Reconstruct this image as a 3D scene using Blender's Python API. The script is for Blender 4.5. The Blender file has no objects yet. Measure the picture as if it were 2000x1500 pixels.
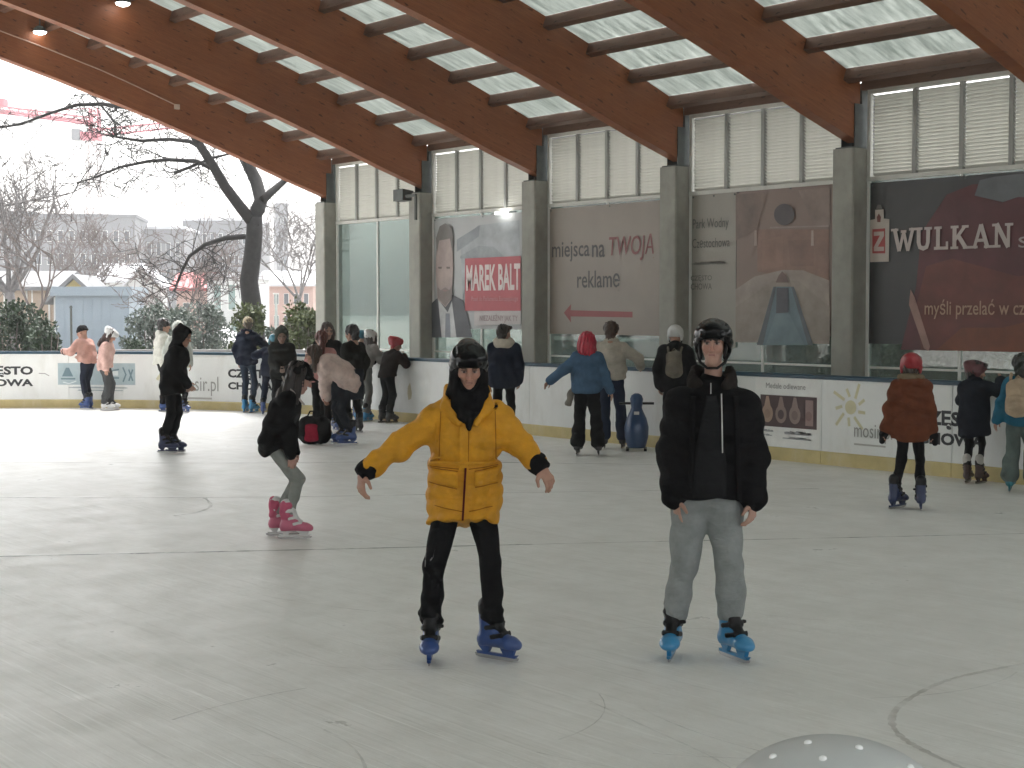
import bpy, math, random
import numpy as np
from mathutils import Vector, Matrix
from mathutils.bvhtree import BVHTree
rnd = random.Random(7); nrs = np.random.RandomState(5)
scene = bpy.context.scene
COL = scene.collection
R = math.radians

# ---------------------------------------------------------------- camera
# World frame: x along the long glazed wall (towards the near end), y square to it, z up from the ice.
FPX, CAMH, HOR, XV = 3000.0, 1.9, 605.0, -1380.0
TH = math.atan2(1000 - XV, math.hypot(FPX, 750 - HOR)); PIT = math.atan2(750 - HOR, FPX)
F0 = np.array([-math.cos(TH), math.sin(TH), 0.0]); RT = np.array([math.sin(TH), math.cos(TH), 0.0]); UZ = np.array([0, 0, 1.0])
FW = F0 * math.cos(PIT) - UZ * math.sin(PIT); UP = UZ * math.cos(PIT) + F0 * math.sin(PIT)
CC = np.array([0, 0, CAMH])
def ray(x, y): return FW * FPX + RT * (x - 1000) - UP * (y - 750)
def ground(x, y, z=0.0):
    v = ray(x, y); return CC + v * ((z - CAMH) / v[2])
def on_y(x, y, Y):
    v = ray(x, y); return CC + v * (Y / v[1])
def on_x(x, y, X):
    v = ray(x, y); return CC + v * (X / v[0])
def at_depth(x, y, Z): return CC + ray(x, y) * (Z / FPX)
cam_d = bpy.data.cameras.new('camera'); cam = bpy.data.objects.new('camera', cam_d); COL.objects.link(cam)
cam_d.sensor_width = 36.0; cam_d.lens = 36.0 * FPX / 2000.0; cam_d.clip_end = 3000; cam_d.clip_start = 0.05
cam.matrix_world = Matrix(((RT[0], UP[0], -FW[0], 0), (RT[1], UP[1], -FW[1], 0), (RT[2], UP[2], -FW[2], CAMH), (0, 0, 0, 1)))
scene.camera = cam

# ---------------------------------------------------------------- sky, sun, exposure (overcast)
SUN_EL, SUN_AZ = R(58), R(-60)
world = bpy.data.worlds.new('World'); scene.world = world; world.use_nodes = True
nt = world.node_tree; nt.nodes.clear()
sky = nt.nodes.new('ShaderNodeTexSky'); sky.sky_type = 'NISHITA'; sky.sun_disc = False
sky.sun_elevation = SUN_EL; sky.sun_rotation = SUN_AZ; sky.dust_density = 6.0; sky.air_density = 1.5; sky.ozone_density = 1.0
hs = nt.nodes.new('ShaderNodeHueSaturation'); hs.inputs['Saturation'].default_value = 0.18
bg = nt.nodes.new('ShaderNodeBackground'); bg.inputs['Strength'].default_value = 0.15
wo = nt.nodes.new('ShaderNodeOutputWorld')
nt.links.new(sky.outputs[0], hs.inputs['Color']); nt.links.new(hs.outputs[0], bg.inputs['Color']); nt.links.new(bg.outputs[0], wo.inputs['Surface'])
sun_d = bpy.data.lights.new('sun', 'SUN'); sun_d.energy = 0.6; sun_d.angle = R(25); sun_d.color = (1.0, 0.97, 0.93)
sun = bpy.data.objects.new('sun', sun_d); COL.objects.link(sun)
sdir = Vector((math.sin(SUN_AZ) * math.cos(SUN_EL), math.cos(SUN_AZ) * math.cos(SUN_EL), math.sin(SUN_EL)))
sun.rotation_euler = (-sdir).to_track_quat('-Z', 'Y').to_euler(); sun.location = (0, 0, 60)
vs = scene.view_settings; vs.view_transform = 'Standard'; vs.look = 'None'; vs.gamma = 1.0; vs.use_curve_mapping = False
vs.exposure = 2.05
cy = scene.cycles; cy.max_bounces = 7; cy.diffuse_bounces = 4; cy.use_adaptive_sampling = True; cy.adaptive_threshold = 0.025; cy.transparent_max_bounces = 12; cy.transmission_bounces = 6
cy.volume_bounces = 1; cy.volume_max_steps = 64; cy.use_denoising = True; cy.sample_clamp_indirect = 8.0; cy.caustics_reflective = False; cy.caustics_refractive = False

# ---------------------------------------------------------------- helpers
def tag(o, label=None, cat=None, group=None, kind=None):
    if label: o['label'] = label
    if cat: o['category'] = cat
    if group: o['group'] = group
    if kind: o['kind'] = kind
    return o
def empty(name, loc=(0, 0, 0), rz=0.0, parent=None):
    o = bpy.data.objects.new(name, None); COL.objects.link(o); o.empty_display_size = 0.2
    o.location = loc; o.rotation_euler = (0, 0, rz); o.parent = parent
    return o
def obj(name, me, mat=None, parent=None):
    o = bpy.data.objects.new(name, me); COL.objects.link(o); o.parent = parent
    if mat is not None:
        if len(me.materials) == 0: me.materials.append(mat)
        elif me.materials[0] != mat:
            o.material_slots[0].link = 'OBJECT'; o.material_slots[0].material = mat
    return o
def mesh(name, v, f, smooth=False):
    me = bpy.data.meshes.new(name); me.from_pydata([tuple(map(float, q)) for q in v], [], [tuple(map(int, q)) for q in f]); me.update()
    if smooth: me.polygons.foreach_set('use_smooth', [True] * len(me.polygons))
    return me
def mesh_np(name, V, Q, smooth=True, col=None):
    me = bpy.data.meshes.new(name); n = len(V); m = len(Q)
    me.vertices.add(n); me.vertices.foreach_set('co', np.ascontiguousarray(V, dtype=np.float32).ravel())
    me.loops.add(m * 4); me.loops.foreach_set('vertex_index', np.ascontiguousarray(Q, dtype=np.int32).ravel())
    me.polygons.add(m); me.polygons.foreach_set('loop_start', np.arange(0, m * 4, 4, dtype=np.int32))
    me.update(calc_edges=True); me.validate()
    if smooth: me.polygons.foreach_set('use_smooth', np.ones(len(me.polygons), dtype=bool))
    if col is not None:
        a = me.color_attributes.new('Col', 'FLOAT_COLOR', 'POINT')
        c4 = np.ones((n, 4), dtype=np.float32); c4[:, :3] = col; a.data.foreach_set('color', c4.ravel())
    return me
class MB:
    """collects boxes, tubes and polygons for ONE mesh"""
    def __init__(s): s.v = []; s.f = []
    def box(s, lo, hi, M=None):
        b = len(s.v); x0, y0, z0 = lo; x1, y1, z1 = hi
        q = [(x0, y0, z0), (x1, y0, z0), (x1, y1, z0), (x0, y1, z0), (x0, y0, z1), (x1, y0, z1), (x1, y1, z1), (x0, y1, z1)]
        if M is not None: q = [tuple(M @ Vector(p)) for p in q]
        s.v += q; s.f += [tuple(b + i for i in t) for t in ((0, 3, 2, 1), (4, 5, 6, 7), (0, 1, 5, 4), (1, 2, 6, 5), (2, 3, 7, 6), (3, 0, 4, 7))]
        return s
    def tube(s, pts, rad, n=8, cap=True):
        pts = [Vector(p) for p in pts]; b = len(s.v); up = Vector((0.13, 0.31, 0.94))
        for i, p in enumerate(pts):
            d = (pts[min(i + 1, len(pts) - 1)] - pts[max(i - 1, 0)]).normalized()
            a = d.cross(up)
            if a.length < 0.05: a = d.cross(Vector((1, 0, 0)))
            a.normalize(); c = d.cross(a); r = rad[i] if hasattr(rad, '__len__') else rad
            for k in range(n):
                t = 2 * math.pi * k / n; s.v.append(tuple(p + (a * math.cos(t) + c * math.sin(t)) * r))
        for i in range(len(pts) - 1):
            for k in range(n):
                k2 = (k + 1) % n; s.f.append((b + i * n + k, b + i * n + k2, b + (i + 1) * n + k2, b + (i + 1) * n + k))
        if cap:
            s.f.append(tuple(b + k for k in range(n))[::-1]); s.f.append(tuple(b + (len(pts) - 1) * n + k for k in range(n)))
        return s
    def poly(s, pts):
        b = len(s.v); s.v += [tuple(p) for p in pts]; s.f.append(tuple(range(b, b + len(pts)))); return s
    def prism(s, pts, d):
        """closed prism: polygon pts pushed by vector d"""
        b = len(s.v); n = len(pts); d = Vector(d); s.v += [tuple(p) for p in pts] + [tuple(Vector(p) + d) for p in pts]
        s.f.append(tuple(range(b, b + n))[::-1]); s.f.append(tuple(range(b + n, b + 2 * n)))
        for i in range(n): s.f.append((b + i, b + (i + 1) % n, b + n + (i + 1) % n, b + n + i))
        return s
    def mesh(s, name, smooth=False): return mesh(name, s.v, s.f, smooth)
    def build(s, name, mat=None, parent=None, smooth=False): return obj(name, s.mesh(name, smooth), mat, parent)

# ---------------------------------------------------------------- materials
def newmat(name):
    m = bpy.data.materials.new(name); m.use_nodes = True; t = m.node_tree; t.nodes.clear()
    o = t.nodes.new('ShaderNodeOutputMaterial'); b = t.nodes.new('ShaderNodeBsdfPrincipled'); t.links.new(b.outputs[0], o.inputs['Surface'])
    return m, t, b, o
def node(t, kind, **kw):
    n = t.nodes.new('ShaderNode' + kind)
    for k, v in kw.items():
        if k in n.inputs.keys(): n.inputs[k].default_value = v
        else: setattr(n, k, v)
    return n
def mixc(t, fac, a, b):
    n = t.nodes.new('ShaderNodeMix'); n.data_type = 'RGBA'
    for s, v in ((n.inputs[0], fac), (n.inputs[6], a), (n.inputs[7], b)):
        if hasattr(v, 'is_output'): t.links.new(v, s)
        else: s.default_value = v if not isinstance(v, tuple) else (*v, 1)[:4]
    return n.outputs[2]
def ramp(t, src, stops):
    r = t.nodes.new('ShaderNodeValToRGB'); e = r.color_ramp.elements
    while len(e) < len(stops): e.new(0.5)
    for q, (p, c) in zip(e, stops): q.position = p; q.color = (c, c, c, 1) if not isinstance(c, tuple) else (*c, 1)[:4]
    t.links.new(src, r.inputs[0]); return r.outputs[0]
def noise(t, vec, scale, detail=4, rough=0.55, dist=0.0):
    n = node(t, 'TexNoise', Scale=scale, Detail=detail, Roughness=rough, Distortion=dist)
    if vec is not None: t.links.new(vec, n.inputs['Vector'])
    return n.outputs['Fac']
def coords(t, scale=(1, 1, 1), rot=(0, 0, 0), kind='Object'):
    c = t.nodes.new('ShaderNodeTexCoord'); m = t.nodes.new('ShaderNodeMapping')
    m.inputs['Scale'].default_value = scale; m.inputs['Rotation'].default_value = rot
    t.links.new(c.outputs[kind], m.inputs['Vector']); return m.outputs[0]
def bumpn(t, b, h, strength=0.2, dist=0.01):
    n = node(t, 'Bump', Strength=strength, Distance=dist); t.links.new(h, n.inputs['Height']); t.links.new(n.outputs[0], b.inputs['Normal']); return n
def mk(name, col, rough=0.6, var=0.12, vs_=6.0, bump=0.15, bs=80.0, metal=0.0, spec=0.4, sheen=0.0, dirt=None):
    m, t, b, o = newmat(name); v = coords(t)
    n1 = noise(t, v, vs_, 5, 0.6)
    lo = tuple(max(0, c * (1 - var)) for c in col); hi = tuple(min(1, c * (1 + var)) for c in col)
    c = mixc(t, ramp(t, n1, [(0.3, 0.0), (0.7, 1.0)]), lo, hi)
    if dirt:
        n3 = noise(t, coords(t, (1, 1, 0.35)), 2.3, 6, 0.65); c = mixc(t, ramp(t, n3, [(0.5, 0.0), (0.75, dirt[1])]), c, dirt[0])
    t.links.new(c, b.inputs['Base Color']); b.inputs['Roughness'].default_value = rough; b.inputs['Metallic'].default_value = metal
    b.inputs['Specular IOR Level'].default_value = spec
    if sheen: b.inputs['Sheen Weight'].default_value = sheen
    if bump: bumpn(t, b, noise(t, v, bs, 3, 0.6), bump, 0.004)
    return m
_fab = {}
def fabric(col, rough=0.85, wr=0.35, spec=0.1, sheen=0.0):
    """woven cloth: fine weave, creases, small tone shifts"""
    key = (col, rough, wr, spec)
    if key in _fab: return _fab[key]
    m, t, b, o = newmat('cloth'); v = coords(t)
    n1 = noise(t, v, 9, 5, 0.6); lo = tuple(c * 0.8 for c in col); hi = tuple(min(1, c * 1.18) for c in col)
    t.links.new(mixc(t, ramp(t, n1, [(0.3, 0.0), (0.7, 1.0)]), lo, hi), b.inputs['Base Color'])
    b.inputs['Roughness'].default_value = rough; b.inputs['Specular IOR Level'].default_value = spec; b.inputs['Sheen Weight'].default_value = sheen
    w = noise(t, coords(t, (1.0, 1.0, 2.2)), 14, 3, 0.5, 0.6); f = noise(t, v, 220, 2, 0.5)
    ad = node(t, 'Math', operation='MULTIPLY_ADD'); t.links.new(f, ad.inputs[0]); ad.inputs[1].default_value = 0.12; t.links.new(w, ad.inputs[2])
    bumpn(t, b, ad.outputs[0], wr, 0.02); _fab[key] = m; return m
def emis(name, col, s):
    m, t, b, o = newmat(name); b.inputs['Base Color'].default_value = (*col, 1); b.inputs['Emission Color'].default_value = (*col, 1); b.inputs['Emission Strength'].default_value = s; return m
def gloss(name, col, rough=0.25, coat=0.3, var=0.06, spec=0.5):
    m = mk(name, col, rough, var, 7, 0.04, 60, 0, spec); bs = [n for n in m.node_tree.nodes if n.type == 'BSDF_PRINCIPLED'][0]; bs.inputs['Coat Weight'].default_value = coat; return m
# ---------------------------------------------------------------- large structure: ice, ground, hall
M = {}
def ice_material():
    m, t, b, o = newmat('ice')
    base = (0.60, 0.615, 0.575); v = coords(t)
    big = noise(t, v, 0.35, 5, 0.6); c = mixc(t, ramp(t, big, [(0.35, 0.0), (0.68, 1.0)]), (0.735, 0.73, 0.705), (0.83, 0.83, 0.815))
    cloud = noise(t, v, 2.6, 6, 0.7); c = mixc(t, ramp(t, cloud, [(0.36, 0.0), (0.72, 0.6)]), c, (0.62, 0.612, 0.575))
    hs_ = []
    for k, (ang, sc, th) in enumerate(((12, 3.5, 0.62), (-25, 4.5, 0.64), (48, 4.0, 0.65), (-62, 3.0, 0.66))):
        n = noise(t, coords(t, (0.30, 9.0, 1), (0, 0, R(ang))), sc, 3, 0.5, 0.5 + 0.25 * k)
        s = ramp(t, n, [(th, 0.0), (th + 0.03, 0.34), (th + 0.09, 0.0)]); hs_.append(s)
        c = mixc(t, s, c, (0.88, 0.885, 0.87) if k % 2 else (0.54, 0.54, 0.51))
    mka = ramp(t, noise(t, v, 0.42, 3, 0.6), [(0.42, 0.1), (0.62, 1.0)]); mkb = ramp(t, noise(t, coords(t, (1, 1, 1), (0, 0, 1.3)), 0.55, 3, 0.6), [(0.40, 0.1), (0.60, 1.0)])
    for k, (ang, sx, sy, sc, th) in enumerate(((5, 0.10, 16, 2.2, 0.60), (33, 0.14, 20, 2.0, 0.61), (-28, 0.12, 22, 2.4, 0.60), (64, 0.12, 24, 2.2, 0.61), (-70, 0.14, 20, 2.0, 0.61))):
        n = noise(t, coords(t, (sx, sy, 1), (0, 0, R(ang))), sc, 2, 0.4, 0.9); s = ramp(t, n, [(th, 0.0), (th + 0.012, 0.8), (th + 0.03, 0.0)]); mm = node(t, 'Math', operation='MULTIPLY'); t.links.new(s, mm.inputs[0]); t.links.new(mka if k % 2 else mkb, mm.inputs[1]); c = mixc(t, mm.outputs[0], c, (0.92, 0.92, 0.91) if k % 3 else (0.55, 0.55, 0.52))
    shv = noise(t, v, 34, 3, 0.7); msk = ramp(t, noise(t, v, 0.9, 4, 0.6), [(0.48, 0.0), (0.62, 1.0)]); sp = node(t, 'Math', operation='MULTIPLY'); t.links.new(ramp(t, shv, [(0.58, 0.0), (0.66, 0.75)]), sp.inputs[0]); t.links.new(msk, sp.inputs[1]); c = mixc(t, sp.outputs[0], c, (0.90, 0.905, 0.90))
    t.links.new(c, b.inputs['Base Color'])
    rr = ramp(t, cloud, [(0.3, 0.26), (0.7, 0.48)]); t.links.new(rr, b.inputs['Roughness']); b.inputs['Specular IOR Level'].default_value = 0.32
    fine = noise(t, coords(t, (3, 26, 1), (0, 0, R(20))), 9, 4, 0.6); f2 = noise(t, v, 40, 4, 0.65)
    ad = node(t, 'Math', operation='ADD'); t.links.new(fine, ad.inputs[0]); t.links.new(f2, ad.inputs[1])
    bumpn(t, b, ad.outputs[0], 0.22, 0.012)
    return m
M['ice'] = ice_material()
M['snowground'] = mk('ground', (0.30, 0.29, 0.27), 0.9, 0.35, 0.25, 0.4, 8)
M['concrete'] = mk('concrete', (0.32, 0.32, 0.285), 0.85, 0.16, 2.5, 0.35, 45, dirt=((0.17, 0.17, 0.15), 0.5))
M['louvre'] = mk('louvre_paint', (0.60, 0.60, 0.555), 0.5, 0.06, 3, 0.05, 40, dirt=((0.40, 0.40, 0.37), 0.4))
M['louvre_post'] = mk('louvre_post', (0.33, 0.34, 0.32), 0.5, 0.08, 3, 0.05, 40)
M['steel'] = mk('dark_steel', (0.10, 0.11, 0.105), 0.5, 0.2, 5, 0.1, 60, 0.3)
M['whiteframe'] = mk('white_frame', (0.74, 0.74, 0.71), 0.45, 0.07, 4, 0.05, 40)
def wood(name, a, b_, dark):
    m, t, b, o = newmat(name)
    uv = coords(t, (1, 1, 1), kind='UV')
    lam = node(t, 'TexBrick'); lam.inputs['Scale'].default_value = 1.0; lam.inputs['Brick Width'].default_value = 2.6; lam.inputs['Row Height'].default_value = 0.045
    lam.inputs['Mortar Size'].default_value = 0.0022; lam.inputs['Color1'].default_value = (0.25, 0.25, 0.25, 1); lam.inputs['Color2'].default_value = (0.75, 0.75, 0.75, 1); lam.inputs['Mortar'].default_value = (0, 0, 0, 1)
    t.links.new(uv, lam.inputs['Vector'])
    grain = noise(t, coords(t, (1.2, 26, 1), kind='UV'), 3.2, 6, 0.65, 0.4)
    c = mixc(t, lam.outputs['Color'], a, b_); c = mixc(t, ramp(t, grain, [(0.35, 0.0), (0.72, 0.7)]), c, dark)
    kn = noise(t, coords(t, (1.0, 3.2, 1), kind='UV'), 5.5, 2, 0.5); c = mixc(t, ramp(t, kn, [(0.64, 0.0), (0.71, 0.8)]), c, tuple(x * 0.3 for x in dark))
    st = noise(t, coords(t, (0.5, 0.8, 1), kind='UV'), 1.1, 5, 0.6); c = mixc(t, ramp(t, st, [(0.4, 0.0), (0.75, 0.5)]), c, tuple(x * 0.7 for x in dark))
    t.links.new(c, b.inputs['Base Color']); b.inputs['Roughness'].default_value = 0.5; b.inputs['Specular IOR Level'].default_value = 0.35
    bumpn(t, b, grain, 0.15, 0.004); return m
M['glulam'] = wood('glulam', (0.28, 0.100, 0.037), (0.36, 0.135, 0.052), (0.17, 0.047, 0.020))
M['purlin'] = wood('purlin_wood', (0.14, 0.075, 0.05), (0.18, 0.10, 0.065), (0.09, 0.045, 0.03))
def roof_material():
    m = bpy.data.materials.new('translucent_roof'); m.use_nodes = True; t = m.node_tree; t.nodes.clear(); o = t.nodes.new('ShaderNodeOutputMaterial')
    tr = t.nodes.new('ShaderNodeBsdfTranslucent'); df = t.nodes.new('ShaderNodeBsdfDiffuse'); mx = t.nodes.new('ShaderNodeMixShader')
    n1 = noise(t, coords(t, (5.0, 0.7, 1)), 2.2, 5, 0.6); n2 = noise(t, coords(t, (26, 0.4, 1)), 2.0, 2, 0.5)
    c = mixc(t, ramp(t, n1, [(0.3, 0.0), (0.72, 1.0)]), (0.25, 0.272, 0.255), (0.47, 0.49, 0.47)); c = mixc(t, ramp(t, n2, [(0.55, 0.0), (0.7, 0.35)]), c, (0.15, 0.16, 0.15))
    t.links.new(c, tr.inputs['Color']); df.inputs['Color'].default_value = (0.5, 0.52, 0.5, 1); mx.inputs[0].default_value = 0.22
    t.links.new(tr.outputs[0], mx.inputs[1]); t.links.new(df.outputs[0], mx.inputs[2]); t.links.new(mx.outputs[0], o.inputs['Surface']); return m
M['roof'] = roof_material()
def glass_material(name, tint, haze, gl=0.12, hz=(0.5, 0.55, 0.52)):
    m = bpy.data.materials.new(name); m.use_nodes = True; t = m.node_tree; t.nodes.clear(); o = t.nodes.new('ShaderNodeOutputMaterial')
    tp = t.nodes.new('ShaderNodeBsdfTransparent'); tp.inputs[0].default_value = (*tint, 1)
    g = t.nodes.new('ShaderNodeBsdfGlossy'); g.inputs['Roughness'].default_value = 0.04; d = t.nodes.new('ShaderNodeBsdfDiffuse'); d.inputs[0].default_value = (*hz, 1)
    m1 = t.nodes.new('ShaderNodeMixShader'); m2 = t.nodes.new('ShaderNodeMixShader')
    n = noise(t, coords(t, (1.5, 1.5, 0.35)), 1.6, 5, 0.6); r = ramp(t, n, [(0.25, haze * 0.6), (0.75, min(1, haze * 1.4))])
    t.links.new(r, m1.inputs[0]); t.links.new(tp.outputs[0], m1.inputs[1]); t.links.new(d.outputs[0], m1.inputs[2])
    m2.inputs[0].default_value = gl; t.links.new(m1.outputs[0], m2.inputs[1]); t.links.new(g.outputs[0], m2.inputs[2]); t.links.new(m2.outputs[0], o.inputs['Surface']); return m
M['glass'] = glass_material('dusty_glass', (0.46, 0.53, 0.505), 0.28, 0.12, (0.32, 0.36, 0.34))

# ground and ice
tag(MB().box((-420, -120, -0.6), (60, 320, -0.06)).build('ground', M['snowground']), kind='structure')
ICE_X0, ICE_Y1, CR = -30.7, 14.68, 8.5           # end board, long board, corner radius
CXc, CYc = ICE_X0 + CR, ICE_Y1 - CR
Y_NEAR = -15.0
def ice_outline():
    p = [(16.0, Y_NEAR), (16.0, ICE_Y1)]
    for k in range(25):
        a = R(90 + 90 * k / 24); p.append((CXc + CR * math.cos(a), CYc + CR * math.sin(a)))
    for k in range(25):
        a = R(180 + 90 * k / 24); p.append((CXc + CR * math.cos(a), Y_NEAR + CR + CR * math.sin(a)))
    return p
ice = MB().prism([(x, y, -0.05) for x, y in ice_outline()][::-1], (0, 0, 0.05)).build('ice', M['ice']); tag(ice, kind='structure')

# painted lines and grooves in the ice
def line_mat(name, col, dens):
    m = bpy.data.materials.new(name); m.use_nodes = True; t = m.node_tree; t.nodes.clear(); o = t.nodes.new('ShaderNodeOutputMaterial')
    d = t.nodes.new('ShaderNodeBsdfPrincipled'); d.inputs['Base Color'].default_value = (*col, 1); d.inputs['Roughness'].default_value = 0.45; d.inputs['Specular IOR Level'].default_value = 0.35; tp = t.nodes.new('ShaderNodeBsdfTransparent'); mx = t.nodes.new('ShaderNodeMixShader')
    n = noise(t, coords(t, (1, 1, 1)), 3.0, 5, 0.7); r = ramp(t, n, [(0.32, 0.0), (0.66, dens)])
    t.links.new(r, mx.inputs[0]); t.links.new(tp.outputs[0], mx.inputs[1]); t.links.new(d.outputs[0], mx.inputs[2]); t.links.new(mx.outputs[0], o.inputs['Surface']); return m
def ice_strip(name, pts, w, mat, z=0.004):
    mb = MB(); pts = [Vector((p[0], p[1], z)) for p in pts]; L = []
    for i, p in enumerate(pts):
        d = (pts[min(i + 1, len(pts) - 1)] - pts[max(i - 1, 0)]).normalized(); s = Vector((-d.y, d.x, 0)); ww = w * (0.6 + 0.8 * rnd.random()) / 2; L.append((p + s * ww, p - s * ww))
    for a, b in zip(L[:-1], L[1:]): mb.poly([a[0], a[1], b[1], b[0]])
    return mb.build(name, mat, ice)
def spline(px, n=14):
    P = [ground(*p) for p in px]; out = []
    for i in range(len(P) - 1):
        p0, p1, p2, p3 = P[max(i - 1, 0)], P[i], P[i + 1], P[min(i + 2, len(P) - 1)]
        for k in range(n):
            t = k / n; out.append(0.5 * ((2 * p1) + (p2 - p0) * t + (2 * p0 - 5 * p1 + 4 * p2 - p3) * t * t + (3 * p1 - p0 - 3 * p2 + p3) * t ** 3))
    out.append(P[-1]); return out
lm_d = line_mat('groove', (0.16, 0.18, 0.17), 0.85); lm_l = line_mat('faint_line', (0.34, 0.36, 0.35), 0.5); lm_b = line_mat('faint_brown_line', (0.30, 0.25, 0.22), 0.40); lm_s = line_mat('faint_scratch', (0.33, 0.34, 0.33), 0.3)
ice_strip('line_marking', spline([(-60, 1089), (300, 1081), (620, 1074), (1040, 1064)]), 0.035, lm_d)
ice_strip('line_marking', spline([(1040, 1064), (1300, 1058), (1600, 1052), (2080, 1041)]), 0.026, lm_l)
ice_strip('line_marking', spline([(-40, 972), (300, 973), (700, 969), (1060, 962), (1600, 955)]), 0.03, lm_l)
ice_strip('line_marking', spline([(-40, 903), (400, 905), (900, 903), (1500, 912)]), 0.035, lm_l)
ice_strip('line_marking', spline([(400, 973), (412, 988), (390, 1000), (345, 1008)]), 0.03, lm_l)
ice_strip('line_marking', spline([(2080, 1282), (1960, 1305), (1850, 1330), (1770, 1370), (1742, 1405), (1760, 1440), (1820, 1475), (1900, 1510)]), 0.03, lm_b)
ice_strip('line_marking', spline([(1150, 1370), (1260, 1420), (1380, 1475), (1440, 1510)]), 0.012, lm_s)
for k in range(12):
    x = rnd.uniform(0, 2000); y = rnd.uniform(1100, 1490); p = ground(x, y); a = rnd.uniform(-0.9, 0.9) + R(50) * rnd.choice((-1, 1)); L = rnd.uniform(0.25, 1.1); cv = rnd.uniform(-0.5, 0.5)
    ice_strip('scrape_mark', [(p[0] + L * s * math.cos(a + cv * s), p[1] + L * s * math.sin(a + cv * s)) for s in [q / 8 for q in range(9)]], 0.006 + 0.006 * rnd.random(), lm_s, 0.005 + 0.0005 * (k % 4))

# the hall -----------------------------------------------------------
hall = empty('rink_hall', (-13.3, 16.3, 0)); tag(hall, 'open sided ice rink hall of brown glulam arches on concrete columns', 'building')
hall_inv = Matrix.Translation((13.3, -16.3, 0))
def hpart(o):
    o.parent = hall; o.matrix_parent_inverse = hall_inv; return o
YW = 16.12; PITCH = 3.31; COLX = [-13.3 - PITCH * k for k in range(4, -8, -1)]      # column centres, far end first
def z_low(s): return 4.12 + 0.39 * s - 0.0095 * s * s
def depth_b(s): return 0.90 + 0.012 * s
def arch_pt(s): return YW + 0.1 - s
S_END = 41.0
def arch(s):      # symmetrical about s = 20.5
    q = s if s <= 20.5 else 41.0 - s
    return z_low(q), depth_b(q)
def beam_mesh(n=44):
    V = []; Fc = []; UV = []; w = 0.10
    ss = [-0.12 + (S_END + 0.24) * k / n for k in range(n + 1)]
    for s in ss:
        z, d = arch(max(0, min(S_END, s))); zl = z if s > 0.3 else z + 0.0
        for x in (-w, w):
            for zz in (zl, z + d): V.append((x, arch_pt(s), zz)); UV.append((s, zz - z))
    for i in range(n):
        a = i * 4; b = a + 4
        Fc += [(a, a + 1, b + 1, b), (a + 2, b + 2, b + 3, a + 3), (a, b, b + 2, a + 2), (a + 1, a + 3, b + 3, b + 1)]
    Fc += [(0, 2, 3, 1), (n * 4, n * 4 + 1, n * 4 + 3, n * 4 + 2)]
    me = mesh('glulam_beam', V, Fc); ul = me.uv_layers.new(name='UVMap')
    for lp in me.loops: ul.data[lp.index].uv = UV[lp.vertex_index]
    return me
def uv_box(me, along=0):
    ul = me.uv_layers.new(name='UVMap')
    for lp in me.loops:
        c = me.vertices[lp.vertex_index].co; o = [c[k] for k in range(3) if k != along]; ul.data[lp.index].uv = (c[along], o[0] + o[1])
    return me
bmesh_ = beam_mesh()
for i, x in enumerate(COLX):
    o = hpart(obj('glulam_beam', bmesh_, M['glulam'])); o.location = (x, 0, 0)
# columns with chamfered corners and a form-board bulge
def column_mesh():
    mb = MB(); x0, x1, y0, y1 = -0.18, 0.18, 0.0, 0.42; c = 0.02
    ring = [(x0 + c, y0), (x1 - c, y0), (x1, y0 + c), (x1, y1), (x0, y1), (x0, y0 + c)]
    mb.prism([(x, y, -0.1) for x, y in ring], (0, 0, 4.13)); return mb.mesh('column')
cme = column_mesh(); shoe = MB().box((-0.115, 0.10, 4.032), (-0.102, 0.40, 4.62)).box((0.102, 0.10, 4.032), (0.115, 0.40, 4.62)).box((-0.14, 0.02, 4.031), (0.14, 0.41, 4.05)).box((-0.07, 0.27, 4.05), (0.09, 0.415, 4.9)).mesh('steel_shoe')
for x in COLX:
    if x > 0: continue
    o = hpart(obj('column', cme, M['concrete'])); o.location = (x, YW, 0)
    o = hpart(obj('steel_shoe', shoe, M['steel'])); o.location = (x, YW, 0)
# purlins, roof sheets, header, louvres, glazing per bay
PS = [0.18 + 0.79 * k for k in range(26)]
pur = {}
def purlin_me(L):
    return uv_box(MB().box((0, -0.055, 0), (L, 0.055, 0.17)).mesh('purlin'), 0)
span = PITCH - 0.206
pme = purlin_me(span); hme = uv_box(MB().box((0, -0.06, 4.80), (span, 0.06, 5.02)).mesh('header_beam'), 0)
def roof_sheet(s0, s1, n=2):
    V = []; Fc = []; nx = 12; xs = [span * k / nx for k in range(nx + 1)]
    ss = [s0 + (s1 - s0) * k / n for k in range(n + 1)]
    for s in ss:
        z, d = arch(s)
        for x in xs: V.append((x, arch_pt(s), z + d - 0.035 + 0.0))
    m = len(xs)
    for i in range(n):
        for k in range(nx): Fc.append((i * m + k, i * m + k + 1, (i + 1) * m + k + 1, (i + 1) * m + k))
    b = len(V); V += [(x, y, z + 0.016) for x, y, z in V]; Fc += [tuple(b + q for q in f[::-1]) for f in Fc]
    return mesh('roof_sheet', V, Fc, True)
sheets = {}
slat_me = {}
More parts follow.
